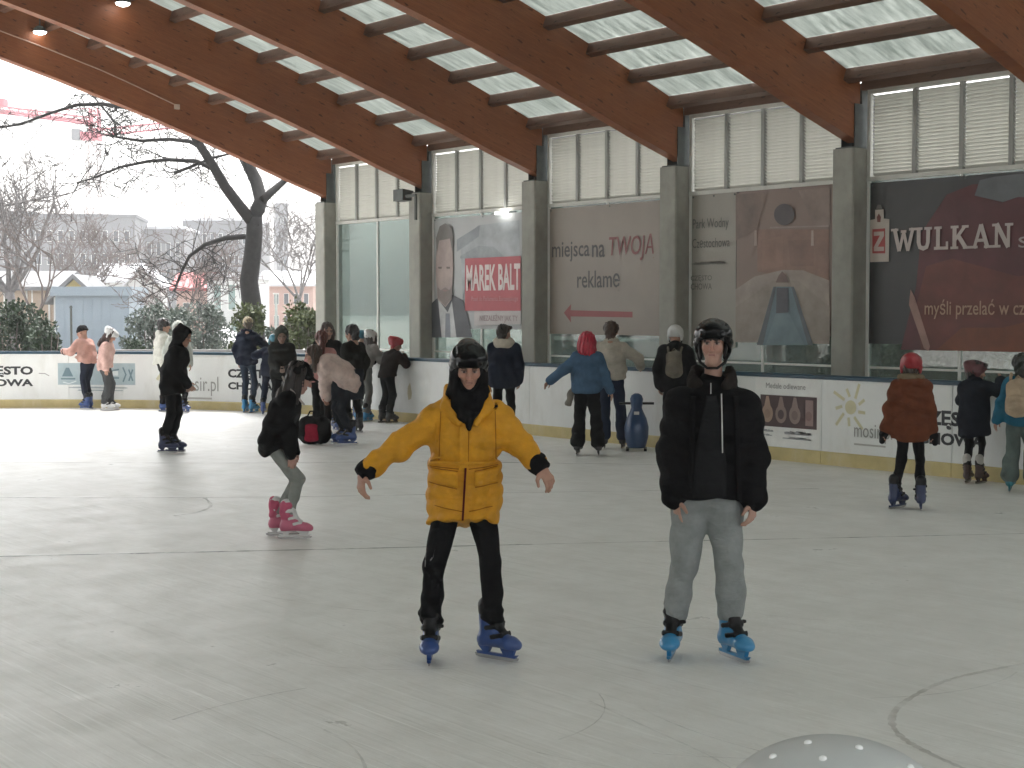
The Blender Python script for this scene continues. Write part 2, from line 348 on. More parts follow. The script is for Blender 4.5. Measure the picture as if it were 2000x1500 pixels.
for i in range(len(COLX) - 1):
    xa, xb = COLX[i] + 0.103, COLX[i + 1] - 0.103
    seen = xb < -6.0
    if seen:
        for k, s in enumerate(PS):
            z, d = arch(s); o = hpart(obj('purlin', pme, M['purlin'])); o.location = (xa, arch_pt(s), z + d - 0.035 - 0.172)
            sl = math.atan((arch(s + 0.1)[0] + arch(s + 0.1)[1] - z - d) / 0.1); o.rotation_euler = (-sl, 0, 0)
        edges = [-0.5] + [0.5 * (a + b) for a, b in zip(PS[:-1], PS[1:])] + [PS[-1] + 0.4]
        bd = [-0.45] + PS
        for k in range(len(bd) - 1):
            if k not in sheets: sheets[k] = roof_sheet(bd[k] + 0.004, bd[k + 1] - 0.004)
            o = hpart(obj('roof_sheet', sheets[k], M['roof'])); o.location = (xa, 0, 0)
        if 'far' not in sheets: sheets['far'] = roof_sheet(PS[-1] + 0.004, S_END + 0.4, 20)
        o = hpart(obj('roof_sheet', sheets['far'], M['roof'])); o.location = (xa, 0, 0)
    else:
        if 'all' not in sheets: sheets['all'] = roof_sheet(-0.45, S_END + 0.4, 44)
        o = hpart(obj('roof_sheet', sheets['all'], M['roof'])); o.location = (xa, 0, 0)
    if xa > 0: continue
    o = hpart(obj('header_beam', hme, M['purlin'])); o.location = (xa, 16.42, 0)
    # louvre band between the columns
    lx0, lx1 = COLX[i] + 0.185, COLX[i + 1] - 0.185; L = lx1 - lx0; yl = 16.42; z0, z1 = 3.60, 4.80
    fr = MB().box((0, -0.035, z0), (L, 0.035, z0 + 0.055)).box((0, -0.035, z1 - 0.055), (L, 0.035, z1)).box((0, -0.03, z0 + 0.055), (0.05, 0.03, z1 - 0.055)).box((L - 0.05, -0.03, z0 + 0.055), (L, 0.03, z1 - 0.055))
    lv = hpart(fr.build('louvre', M['louvre'])); lv.location = (lx0, yl, 0)
    pw = (L - 0.10) / 4
    for k in (1, 2, 3):
        MB().box((0.05 + pw * k - 0.028, -0.045, z0 + 0.057), (0.05 + pw * k + 0.028, 0.02, z1 - 0.057)).build('louvre_post', M['louvre_post'], lv)
    if 's' not in slat_me:
        sw = pw - 0.064; T = Matrix.Rotation(R(-38), 4, 'X')
        slat_me['s'] = MB().box((0, -0.030, -0.003), (sw, 0.030, 0.003), T).mesh('slat')
    if seen:
        for k in range(4):
            for j in range(23):
                o = obj('slat', slat_me['s'], M['louvre'], lv); o.location = (0.05 + pw * k + 0.032, 0.006, z0 + 0.08 + j * 0.0462)
    # glazing below the louvre
    sill = hpart(MB().box((lx0, 16.36, -0.05), (lx1, 16.50, 0.45)).build('sill_wall', M['concrete']))
    for k, (a, b) in enumerate(((0.05, L * 0.5 - 0.02), (L * 0.5 + 0.02, L - 0.03))):
        hpart(MB().box((lx0 + a, 16.425, 0.452), (lx0 + b, 16.433, 3.597)).build('glass_pane', M['glass']))
    hpart(MB().box((lx0 + L * 0.5 - 0.019, 16.405, 0.452), (lx0 + L * 0.5 + 0.019, 16.455, 3.598)).build('glazing_bar', M['whiteframe']))
    hpart(MB().box((lx0 + 0.003, 16.392, 0.452), (lx0 + 0.048, 16.455, 3.598)).build('daylight_strip_post', M['whiteframe']))  # white post added in place of the daylight gap beside the column
    hpart(MB().box((lx0 + 0.05, 16.412, 1.12), (lx1 - 0.03, 16.424, 1.15)).build('window_rail', M['whiteframe']))
# ---------------------------------------------------------------- rink boards
XB0 = 6.0; S1 = XB0 - CXc; S2 = S1 + CR * math.pi / 2; S3 = S2 + 14.0
def bp(s, off=0.0):
    if s <= S1: return (XB0 - s, ICE_Y1 - off)
    if s <= S2:
        a = R(90) + (s - S1) / CR; return (CXc + (CR - off) * math.cos(a), CYc + (CR - off) * math.sin(a))
    return (ICE_X0 + off, CYc - (s - S2))
def s_of_px(px, Z=0.55):
    """arc position of the board seen at image column px"""
    best = None
    for k in range(0, 5200):
        s = k * 0.01; x, y = bp(s); d = np.array([x, y, Z]) - CC; z = d @ FW
        if z < 3: continue
        e = abs(1000 + FPX * (d @ RT) / z - px)
        if best is None or e < best[0]: best = (e, s)
    return best[1]
def swept(name, s0, s1, prof, mat, parent, step=0.3):
    """sweep a closed (offset, z) profile along the board line"""
    n = max(1, int(math.ceil((s1 - s0) / (step if s1 > S1 and s0 < S2 else 5.0)))); V = []; Fc = []; m = len(prof)
    for i in range(n + 1):
        s = s0 + (s1 - s0) * i / n
        for o, z in prof: x, y = bp(s, o); V.append((x, y, z))
    for i in range(n):
        for k in range(m): k2 = (k + 1) % m; Fc.append((i * m + k, i * m + k2, (i + 1) * m + k2, (i + 1) * m + k))
    Fc.append(tuple(range(m))); Fc.append(tuple(n * m + k for k in range(m))[::-1])
    return obj(name, mesh(name, V, Fc), mat, parent)
M['board'] = mk('board_plastic', (0.72, 0.74, 0.725), 0.38, 0.05, 1.5, 0.05, 30, spec=0.45, dirt=((0.50, 0.49, 0.43), 0.55))
M['kick'] = mk('kick_strip', (0.52, 0.43, 0.20), 0.45, 0.14, 3, 0.1, 40, dirt=((0.62, 0.58, 0.44), 0.6))
M['cap'] = mk('cap_rail', (0.010, 0.045, 0.075), 0.35, 0.15, 4, 0.05, 40)
M['seam'] = mk('seam', (0.30, 0.30, 0.28), 0.6)
boards = tag(empty('rink_boards', (-13, 14.72, 0)), 'white rink boards with dark blue cap rail and yellow kick strip around the ice', 'boards')
boards_inv = Matrix.Translation((13, -14.72, 0))
PL = 1.9; s_first = s_of_px(1605); k0 = math.ceil((s_first - 0.2) / PL); seams = [s_first - PL * k for k in range(k0, -1, -1)]
while seams[-1] < S3 - PL: seams.append(seams[-1] + PL)
panels = []
for a, b in zip(seams[:-1], seams[1:]):
    p = swept('board_panel', a + 0.004, b - 0.004, [(0.0, 0.165), (0.0, 1.045), (-0.06, 1.045), (-0.06, 0.165)], M['board'], None); p.parent = boards; p.matrix_parent_inverse = boards_inv
    panels.append((a, b, p))
    k = swept('kick_strip', a + 0.003, b - 0.003, [(0.012, 0.0), (0.012, 0.15), (0.002, 0.164), (-0.06, 0.164), (-0.06, 0.0)], M['kick'], None); k.parent = boards; k.matrix_parent_inverse = boards_inv
    c = swept('cap_rail', a, b - 0.001, [(0.016, 1.046), (0.016, 1.085), (0.006, 1.10), (-0.09, 1.10), (-0.10, 1.085), (-0.10, 1.046)], M['cap'], None); c.parent = boards; c.matrix_parent_inverse = boards_inv
    for z in (0.30, 0.92):                                   # bolts next to each seam
        pass
    x, y = bp(a + 0.05, -0.09)
    q = MB().box((x - 0.03, y - 0.03, -0.05), (x + 0.03, y + 0.03, 1.04)).build('board_post', M['steel']); q.parent = boards; q.matrix_parent_inverse = boards_inv
def panel_at(s):
    for a, b, p in panels:
        if a <= s <= b: return p
    return panels[0][2]

# --- flat print helpers: 2-D shapes mapped on the boards or on the wall
PAINT = {}
def paint(col, rough=0.5):
    k = tuple(round(c, 3) for c in col)
    if k not in PAINT: PAINT[k] = mk('print', col, rough, 0.07, 5, 0.0)
    return PAINT[k]
PICT = {}
def picture(col):
    k = tuple(round(c, 3) for c in col)
    if k not in PICT: PICT[k] = mk('printed_picture', col, 0.45, 0.24, 2.6, 0.0)
    return PICT[k]
def text2d(body, size=1.0, xs=1.0, bold=0.0, align='LEFT', shear=0.0):
    cu = bpy.data.curves.new('t', 'FONT'); cu.body = body; cu.size = size; cu.offset = bold; cu.align_x = align; cu.shear = shear; cu.resolution_u = 3
    o = bpy.data.objects.new('t', cu); COL.objects.link(o); dg = bpy.context.evaluated_depsgraph_get(); me = bpy.data.meshes.new_from_object(o.evaluated_get(dg))
    V = [(v.co.x * xs, v.co.y) for v in me.vertices]; Fc = [tuple(p.vertices) for p in me.polygons]
    bpy.data.objects.remove(o); bpy.data.curves.remove(cu); bpy.data.meshes.remove(me); return V, Fc
def fit(sh, w=None, h=None, at=(0, 0)):
    V, Fc = sh; x0 = min(v[0] for v in V); x1 = max(v[0] for v in V); y0 = min(v[1] for v in V); y1 = max(v[1] for v in V)
    sx = (w / (x1 - x0)) if w else None; sy = (h / (y1 - y0)) if h else None
    sx = sx or sy; sy = sy or sx
    return [((x - x0) * sx + at[0], (y - y0) * sy + at[1]) for x, y in V], Fc
def rect2d(x0, y0, x1, y1, n=1):
    V = []; Fc = []
    for k in range(n + 1): x = x0 + (x1 - x0) * k / n; V += [(x, y0), (x, y1)]
    for k in range(n): Fc.append((2 * k, 2 * k + 2, 2 * k + 3, 2 * k + 1))
    return V, Fc
def poly2d(pts): return list(pts), [tuple(range(len(pts)))]
def ell2d(cx, cy, rx, ry, n=24): return poly2d([(cx + rx * math.cos(2 * math.pi * k / n), cy + ry * math.sin(2 * math.pi * k / n)) for k in range(n)])
def stroke2d(pts, w):
    V = []; Fc = []
    for i, p in enumerate(pts):
        a = pts[max(i - 1, 0)]; b = pts[min(i + 1, len(pts) - 1)]; dx, dy = b[0] - a[0], b[1] - a[1]; l = math.hypot(dx, dy) or 1; nx, ny = -dy / l * w / 2, dx / l * w / 2
        V += [(p[0] + nx, p[1] + ny), (p[0] - nx, p[1] - ny)]
    for i in range(len(pts) - 1): Fc.append((2 * i, 2 * i + 1, 2 * i + 3, 2 * i + 2))
    return V, Fc
def join2d(*shs):
    V = []; Fc = []
    for v, f in shs: b = len(V); V += v; Fc += [tuple(b + q for q in t) for t in f]
    return V, Fc
def comps(V, Fc):
    """index of the loose piece each vertex belongs to, so overlapping pieces never share a plane"""
    p = list(range(len(V)))
    def f(a):
        while p[a] != a: p[a] = p[p[a]]; a = p[a]
        return a
    for t in Fc:
        for b in t[1:]: p[f(b)] = f(t[0])
    ids = {}; return [ids.setdefault(f(i), len(ids)) for i in range(len(V))]
def on_board(name, sh, s_left, z0, col, off=0.003):
    """s_left: arc position of the print's left edge as seen from the ice"""
    V = []; cp = comps(*sh)
    for i, (u, v) in enumerate(sh[0]): x, y = bp(s_left - u, off + 0.0003 * (cp[i] % 10)); V.append((x, y, z0 + v))
    return obj(name, mesh(name, V, sh[1]), paint(col), panel_at(s_left - 0.3))
def scribble(w, h, n, seed=1):
    """small print too blurred to read: a row of short marks"""
    r = random.Random(seed); sh = []; x = 0.0; st = w / n
    for k in range(n):
        if r.random() > 0.14: sh.append(stroke2d([(x + st * 0.1, h * r.uniform(0, 0.35)), (x + st * r.uniform(0.4, 0.6), h * r.uniform(0.5, 1)), (x + st * 0.85, h * r.uniform(0, 0.4))], h * 0.26))
        x += st
    return join2d(*sh)
INK = (0.02, 0.022, 0.025)
def city_logo(px_left, px_right, z=0.36, top='CZĘSTO', bot='CHOWA'):
    s = s_of_px(px_left); w = s - s_of_px(px_right)
    on_board('lettering', fit(text2d(top, 1, 1, 0.042), w, 0.215, (0, 0.18)), s, z, INK)
    on_board('lettering', fit(text2d(bot, 1, 1, 0.042), w, 0.14, (0, 0.0)), s, z, INK)
def sun_logo(px_left, w, z=0.30):
    s = s_of_px(px_left); c = (w * 0.33, w * 0.50); sh = [ell2d(c[0], c[1], w * 0.10, w * 0.10)]
    for k in range(9):
        a = k * 2 * math.pi / 9 + 0.3; l = 0.27 + 0.10 * (k % 2); sh.append(stroke2d([(c[0] + w * 0.15 * math.cos(a), c[1] + w * 0.15 * math.sin(a)), (c[0] + w * l * math.cos(a + 0.15), c[1] + w * l * math.sin(a + 0.15))], w * 0.045))
    on_board('sun_emblem', join2d(*sh), s, z, (0.58, 0.55, 0.36))
    on_board('lettering', fit(text2d('mosir.pl', 1, 1, 0.0), w * 0.66, w * 0.27, (w * 0.40, w * 0.02)), s, z, (0.30, 0.31, 0.29), 0.005)
    on_board('underline', rect2d(w * 0.40, w * -0.03, w * 0.95, w * -0.005, 4), s, z, (0.40, 0.40, 0.37), 0.005)
city_logo(-53, 65, 0.42); city_logo(446, 533, 0.40); city_logo(1792, 1924, 0.36)
sun_logo(298, 1.35, 0.24); sun_logo(1626, 0.85, 0.30)
on_board('small_mark', stroke2d([(0, 0.05), (0.12, 0.045), (0.2, 0.0)], 0.015), s_of_px(76), 0.62, (0.25, 0.25, 0.24))
# pale blue pictogram advert
s = s_of_px(113); W = 1.55
on_board('advert_print', rect2d(0, 0, W, 0.42, 12), s, 0.45, (0.34, 0.43, 0.46))
for sh_ in (poly2d([(0.08, 0.16), (0.16, 0.33), (0.22, 0.33), (0.30, 0.16)]), rect2d(0.06, 0.10, 0.34, 0.13, 3), poly2d([(0.42, 0.08), (0.55, 0.30), (0.66, 0.08)]), rect2d(1.02, 0.12, 1.22, 0.15, 3), stroke2d([(1.02, 0.16), (1.1, 0.28), (1.22, 0.30)], 0.03), stroke2d([(1.30, 0.06), (1.36, 0.2), (1.30, 0.34)], 0.03), stroke2d([(1.42, 0.08), (1.5, 0.3)], 0.03)):
    on_board('advert_picture', sh_, s, 0.45, (0.12, 0.19, 0.22), 0.006)
on_board('advert_picture', stroke2d([(1.5, 0.08), (1.42, 0.3)], 0.03), s, 0.45, (0.12, 0.19, 0.22), 0.0075)
for sh_ in (stroke2d([(0.1, 0.05), (0.22, 0.02), (0.36, 0.07)], 0.02), poly2d([(1.05, 0.18), (1.20, 0.18), (1.20, 0.27), (1.10, 0.27)]), ell2d(0.55, 0.3, 0.04, 0.04, 12)): on_board('advert_picture', sh_, s, 0.45, (0.62, 0.68, 0.68), 0.009)
for sh_ in (fit(scribble(1, 1, 34, 3), 1.2, 0.035, (0.2, 0.05)), fit(scribble(1, 1, 26, 4), 0.95, 0.03, (0.35, 0.0))): on_board('lettering', sh_, s, 0.33, (0.36, 0.42, 0.43))
on_board('lettering', fit(scribble(1, 1, 12, 5), 0.5, 0.03, (0.48, 0)), s, 0.93, (0.25, 0.25, 0.25))
# medal advert with dark photo
s = s_of_px(1476); wtot = s - s_of_px(1603); on_board('advert_print', rect2d(0, 0, wtot - 0.02, 0.86, 2), s, 0.175, (0.76, 0.77, 0.75))
s2 = s_of_px(1486); pw_ = s2 - s_of_px(1596); on_board('advert_picture', rect2d(0, 0, pw_, 0.40, 2), s2, 0.42, (0.075, 0.045, 0.045), 0.006)
for k, (c1, c2) in enumerate((((0.36, 0.25, 0.19), (0.30, 0.20, 0.15)), ((0.25, 0.18, 0.16), (0.09, 0.06, 0.06)), ((0.27, 0.20, 0.18), (0.20, 0.14, 0.13)), ((0.28, 0.19, 0.18), (0.22, 0.14, 0.13)))):
    cx = pw_ * (0.13 + 0.245 * k); rw = pw_ * 0.10
    if k < 3: sh = join2d(ell2d(cx, 0.165, rw, 0.115), poly2d([(cx - rw * 0.65, 0.23), (cx + rw * 0.65, 0.23), (cx + rw * 0.22, 0.385), (cx - rw * 0.22, 0.385)]))
    else: sh = rect2d(cx - rw * 0.6, 0.04, cx + rw * 0.75, 0.36)
    on_board('medal_picture', sh, s2, 0.42, c1, 0.008); on_board('medal_picture', ell2d(cx, 0.16, rw * 0.55, 0.06, 16), s2, 0.42, c2, 0.010)
on_board('lettering', fit(text2d('Medale odlewane', 1), pw_ * 0.70, 0.07, (pw_ * 0.10, 0)), s2, 0.905, (0.22, 0.22, 0.21), 0.006)
for sh_ in (fit(scribble(1, 1, 14, 6), pw_ * 0.5, 0.05, (pw_ * 0.42, 0.07)), fit(scribble(1, 1, 18, 7), pw_ * 0.52, 0.028, (pw_ * 0.40, 0.012)), fit(scribble(1, 1, 7, 8), pw_ * 0.22, 0.035, (0.02, 0.085)), fit(scribble(1, 1, 7, 9), pw_ * 0.2, 0.03, (0.02, 0.03))): on_board('lettering', sh_, s2, 0.265, (0.40, 0.41, 0.43), 0.006)
# rubbed patches of ice-resurfacer dirt near the middle
on_board('scuff_mark', poly2d([(0, 0), (0.08, 0.03), (0.1, 0.12), (0.05, 0.3), (-0.02, 0.22), (-0.03, 0.1)]), s_of_px(798), 0.38, (0.50, 0.46, 0.32))

# ---------------------------------------------------------------- banners on the glazing
def vinyl(name, col, var=0.06):
    m = mk(name, col, 0.42, var, 1.6, 0.0, spec=0.4); t = m.node_tree; b = [n for n in t.nodes if n.type == 'BSDF_PRINCIPLED'][0]
    bumpn(t, b, noise(t, coords(t, (1.0, 1.0, 0.6)), 1.7, 3, 0.5), 0.25, 0.05); return m
BY = 16.398
class Banner:
    """flat vinyl sheet hung in front of the glazing; shapes in metres from its lower left corner"""
    def __init__(s, label, x0, x1, z0, z1, col, y=BY):
        s.x0, s.z0, s.w, s.h, s.y = x0, z0, x1 - x0, z1 - z0, y; V = []; Fc = []; n, m = 14, 10
        for i in range(n + 1):
            for j in range(m + 1):
                u, v = i / n, j / m; V.append((u * s.w, 0.003 * math.sin(9 * u + 4 * v) * math.sin(3.1 * v), v * s.h))
        q = len(V); V += [(x, y + 0.004, z) for x, y, z in V]
        for i in range(n):
            for j in range(m): a = i * (m + 1) + j; Fc += [(a, a + m + 1, a + m + 2, a + 1), (q + a, q + a + 1, q + a + m + 2, q + a + m + 1)]
        s.root = obj('banner', mesh('banner', V, Fc, True), vinyl('banner_vinyl', col)); s.root.location = (x0, y, z0); tag(s.root, label, 'banner'); s.k = 0
        for gx in (0.03, s.w * 0.5, s.w - 0.03):
            MB().tube([(gx, -0.006, s.h - 0.03), (gx, 0.006, s.h - 0.03)], 0.014, 8).build('eyelet', M['steel'], s.root)
    def add(s, name, sh, col, lay=1):
        cp = comps(*sh); V = [(u, -0.004 - 0.0032 * lay - 0.0003 * (cp[i] % 10), v) for i, (u, v) in enumerate(sh[0])]; o = obj(name, mesh(name, V, sh[1]), picture(col) if name.startswith(('picture', 'poster', 'portrait')) else paint(col, 0.45), s.root); return o
    def px(s, x, y): p = on_y(x, y, s.y); return (p[0] - s.x0, p[2] - s.z0)
    def pxs(s, pts): return poly2d([s.px(*p) for p in pts])
# election poster: man in a dark suit, red name plate
xl = COLX[1] + 0.24; xr = COLX[2] - 0.12
b1 = Banner('grey election poster with bearded man in dark suit and red name plate', xl, xr, 1.56, 3.56, (0.42, 0.44, 0.44))
b1.add('poster_backdrop', b1.pxs([(905, 610), (900, 470), (935, 440), (1015, 430), (1016, 505), (910, 505)]), (0.36, 0.39, 0.405), 1)
b1.add('poster_backdrop', b1.pxs([(893, 468), (938, 440), (936, 462), (893, 492)]), (0.27, 0.30, 0.315), 2)
b1.add('poster_backdrop', b1.pxs([(900, 500), (935, 480), (965, 482), (985, 500), (985, 505), (900, 505)]), (0.29, 0.32, 0.335), 2)
b1.add('portrait_jacket', b1.pxs([(836, 659), (836, 600), (853, 584), (868, 576), (885, 576), (905, 586), (913, 610), (924, 659)]), (0.085, 0.09, 0.10), 3)
b1.add('portrait_shirt', b1.pxs([(857, 584), (876, 610), (884, 588), (893, 659), (864, 659)]), (0.52, 0.53, 0.53), 4)
b1.add('portrait_tie', b1.pxs([(872, 612), (880, 612), (882, 659), (871, 659)]), (0.20, 0.22, 0.25), 5)
b1.add('portrait_face', b1.pxs([(857, 585), (853, 530), (855, 470), (862, 455), (878, 455), (886, 470), (887, 530), (884, 585), (872, 600)]), (0.37, 0.30, 0.275), 6)
b1.add('portrait_beard', b1.pxs([(857, 560), (863, 567), (872, 561), (880, 567), (886, 555), (885, 580), (872, 598), (858, 582)]), (0.22, 0.185, 0.17), 7)
b1.add('portrait_hair', b1.pxs([(855, 500), (854, 465), (861, 442), (872, 436), (884, 443), (888, 470), (886, 495), (881, 466), (860, 470)]), (0.16, 0.15, 0.14), 7)
for ex in (862, 878): b1.add('portrait_eyes', b1.pxs([(ex - 4, 521), (ex + 4, 521), (ex + 3, 525), (ex - 3, 525)]), (0.13, 0.11, 0.10), 8)
b1.add('portrait_mouth', b1.pxs([(865, 566), (879, 566), (872, 570)]), (0.30, 0.19, 0.18), 8)
b1.add('name_plate', b1.pxs([(911, 607), (911, 505), (1020, 500), (1020, 607)]), (0.44, 0.085, 0.10), 9)
x_, y_ = b1.px(914, 568); x2, y2 = b1.px(1013, 568); hh = b1.px(914, 517)[1] - y_
b1.add('lettering', fit(text2d("MAREK BALT", 1, 1, 0.03), (x2 - x_) * 1.06, hh * 0.98, (x_, y_)), (0.68, 0.60, 0.58), 10)
x_, y_ = b1.px(924, 594); b1.add('lettering', fit(text2d('Poseł do Parlamentu Europejskiego', 1), (x2 - x_) * 1.02, hh * 0.22, (x_, y_ + 0.03)), (0.58, 0.30, 0.31), 10)
b1.add('slogan_plate', b1.pxs([(929, 636), (929, 608), (1020, 607), (1020, 633)]), (0.52, 0.49, 0.48), 9)
x_, y_ = b1.px(940, 632); b1.add('lettering', fit(text2d('NIEZALEŻNY JAK TY', 1, 1, 0.02), (x2 - x_) * 1.02, hh * 0.34, (x_, y_ + 0.02)), (0.33, 0.25, 0.25), 10)
# free advertising space banner with arrow
xl = COLX[2] + 0.24; xr = COLX[3] - 0.10
b2 = Banner('beige banner offering advertising space with a red arrow pointing left', xl, xr, 1.50, 3.57, (0.29, 0.255, 0.22))
def btext(b, body, p0, p1, col, **kw):
    x0, z0 = b.px(*p0); x1, z1 = b.px(*p1); b.add('lettering', fit(text2d(body, 1, 1, kw.get('bold', 0.0), shear=kw.get('shear', 0.0)), x1 - x0, z1 - z0, (x0, z0)), col, kw.get('lay', 1))
btext(b2, 'miejsca', (1079, 513), (1152, 470), (0.085, 0.08, 0.08), bold=0.008); btext(b2, 'na', (1157, 503), (1182, 477), (0.085, 0.08, 0.08), bold=0.008)
btext(b2, 'TWOJĄ', (1190, 511), (1278, 456), (0.24, 0.085, 0.085), bold=0.005, shear=0.12)
btext(b2, 'reklamę', (1128, 572), (1211, 527), (0.085, 0.08, 0.08), bold=0.008)
b2.add('arrow', b2.pxs([(1102, 611), (1116, 594), (1115, 606), (1236, 609), (1236, 620), (1115, 618), (1116, 630)]), (0.27, 0.065, 0.065), 1)
# pale patch where the next banner was taken down
# water park pair
xl = COLX[3] + 0.24; xm = on_y(1438, 500, BY)[0]; xr = COLX[4] - 0.12
b3 = Banner('grey water park banner with small dark lettering beside the slide photo', xl, xm - 0.005, 1.35, 3.60, (0.31, 0.295, 0.255))
btext(b3, 'Park Wodny', (1354, 453), (1424, 424), (0.12, 0.12, 0.11)); btext(b3, 'Częstochowa', (1353, 490), (1426, 463), (0.12, 0.12, 0.11))
q0 = b3.px(1350, 518); q1 = b3.px(1420, 509); b3.add('lettering', fit(scribble(1, 1, 20, 2), q1[0] - q0[0], q1[1] - q0[1], q0), (0.19, 0.185, 0.165), 1); btext(b3, 'CZĘSTO', (1350, 551), (1391, 537), (0.14, 0.135, 0.12), bold=0.01); btext(b3, 'CHOWA', (1350, 566), (1391, 553), (0.14, 0.135, 0.12), bold=0.01)
b4 = Banner('brown pool photo banner with a blue water slide and dark round lamp', xm, xr, 1.54, 3.62, (0.235, 0.17, 0.14), BY + 0.001)
b4.add('picture_wall', b4.pxs([(1480, 530), (1480, 448), (1620, 448), (1620, 560)]), (0.245, 0.15, 0.115), 1)
b4.add('picture_bench', b4.pxs([(1438, 565), (1475, 540), (1530, 527), (1570, 528), (1621, 548), (1621, 672), (1438, 668)]), (0.32, 0.27, 0.23), 2)
b4.add('picture_curb', b4.pxs([(1438, 665), (1438, 600), (1510, 548), (1560, 548), (1622, 600), (1622, 665)]), (0.285, 0.245, 0.205), 3)
b4.add('picture_slide', b4.pxs([(1480, 674), (1512, 560), (1552, 560), (1590, 674)]), (0.135, 0.195, 0.22), 4)
b4.add('picture_water', b4.pxs([(1497, 674), (1517, 612), (1543, 612), (1573, 674)]), (0.165, 0.235, 0.26), 5)
b4.add('picture_slide_edge', b4.pxs([(1480, 674), (1513, 560), (1518, 560), (1492, 674)]), (0.10, 0.115, 0.13), 5); b4.add('picture_slide_edge', b4.pxs([(1590, 674), (1552, 560), (1547, 560), (1580, 674)]), (0.10, 0.115, 0.13), 5)
b4.add('picture_slide_mouth', b4.pxs([(1518, 612), (1519, 562), (1542, 562), (1542, 610)]), (0.085, 0.09, 0.105), 6)
b4.add('picture_figure', b4.pxs([(1517, 552), (1523, 538), (1530, 530), (1538, 538), (1543, 552)]), (0.15, 0.10, 0.085), 6)
b4.add('picture_lamp', join2d(poly2d([b4.px(1533 + 20 * math.cos(k * math.pi / 12), 419 + 21 * math.sin(k * math.pi / 12)) for k in range(24)])), (0.085, 0.075, 0.075), 3)
for i_, (a_, c_) in enumerate((((1438, 380, 1500, 375, 1480, 448, 1438, 470), (0.20, 0.145, 0.118)), ((1560, 372, 1622, 366, 1622, 440, 1590, 440), (0.255, 0.19, 0.16)), ((1490, 470, 1530, 460, 1530, 520, 1490, 528), (0.27, 0.165, 0.125)), ((1540, 470, 1590, 468, 1590, 520, 1545, 520), (0.215, 0.13, 0.10)))): b4.add('picture_wall', b4.pxs([(a_[0], a_[1]), (a_[2], a_[3]), (a_[4], a_[5]), (a_[6], a_[7])]), c_, 2)
b4.add('picture_beam', b4.pxs([(1505, 446), (1505, 443), (1620, 440), (1620, 443)]), (0.31, 0.245, 0.21), 3)
for xx in (1477, 1588): b4.add('picture_light', b4.pxs([(xx - 3, 480), (xx - 2, 450), (xx + 2, 450), (xx + 3, 480)]), (0.36, 0.28, 0.235), 3)
# dark red banner with bottle emblem
xl = COLX[4] + 0.24; xr = COLX[5] - 0.12
b5 = Banner('dark banner with white slab lettering and a bottle shaped emblem', xl, xr, 1.45, 3.57, (0.052, 0.052, 0.052))
def b5s(pts): return b5.pxs(pts)
b5.add('picture_lava', b5s([(1760, 683), (1790, 560), (1800, 455), (1850, 380), (1900, 360), (2120, 350), (2120, 690)]), (0.105, 0.03, 0.033), 1)
b5.add('picture_lava', b5s([(1800, 683), (1790, 600), (1810, 520), (1860, 505), (1990, 540), (2120, 520), (2120, 690)]), (0.15, 0.045, 0.033), 2)
b5.add('picture_lava', b5s([(1830, 684), (1880, 640), (1960, 640), (2120, 600), (2120, 690)]), (0.20, 0.062, 0.028), 3)
b5.add('picture_streak', b5s([(1780, 565), (1788, 580), (1818, 676), (1815, 686), (1806, 680), (1777, 595)]), (0.34, 0.20, 0.165), 4)
b5.add('picture_smoke', b5s([(1905, 382), (1915, 352), (1945, 345), (1990, 340), (2120, 335), (2120, 390), (1990, 385), (1960, 395), (1930, 388)]), (0.12, 0.13, 0.14), 4)
b5.add('emblem', join2d(b5s([(1701, 512), (1701, 430), (1711, 428), (1711, 410), (1728, 409), (1728, 427), (1739, 428), (1738, 511)])), (0.50, 0.44, 0.39), 5)
b5.add('emblem_field', b5s([(1706, 495), (1706, 448), (1731, 446), (1731, 495)]), (0.36, 0.055, 0.05), 6)
b5.add('emblem_letter', b5s([(1709, 491), (1709, 483), (1721, 460), (1709, 461), (1709, 453), (1729, 452), (1729, 461), (1717, 482), (1729, 482), (1729, 490)]), (0.50, 0.40, 0.36), 7)
b5.add('emblem_flame', b5s([(1716, 434), (1715, 424), (1719, 417), (1723, 424), (1722, 434)]), (0.16, 0.045, 0.035), 7); b5.add('emblem_knob', b5s([(1713, 408), (1716, 400), (1722, 400), (1725, 408)]), (0.14, 0.13, 0.12), 5)
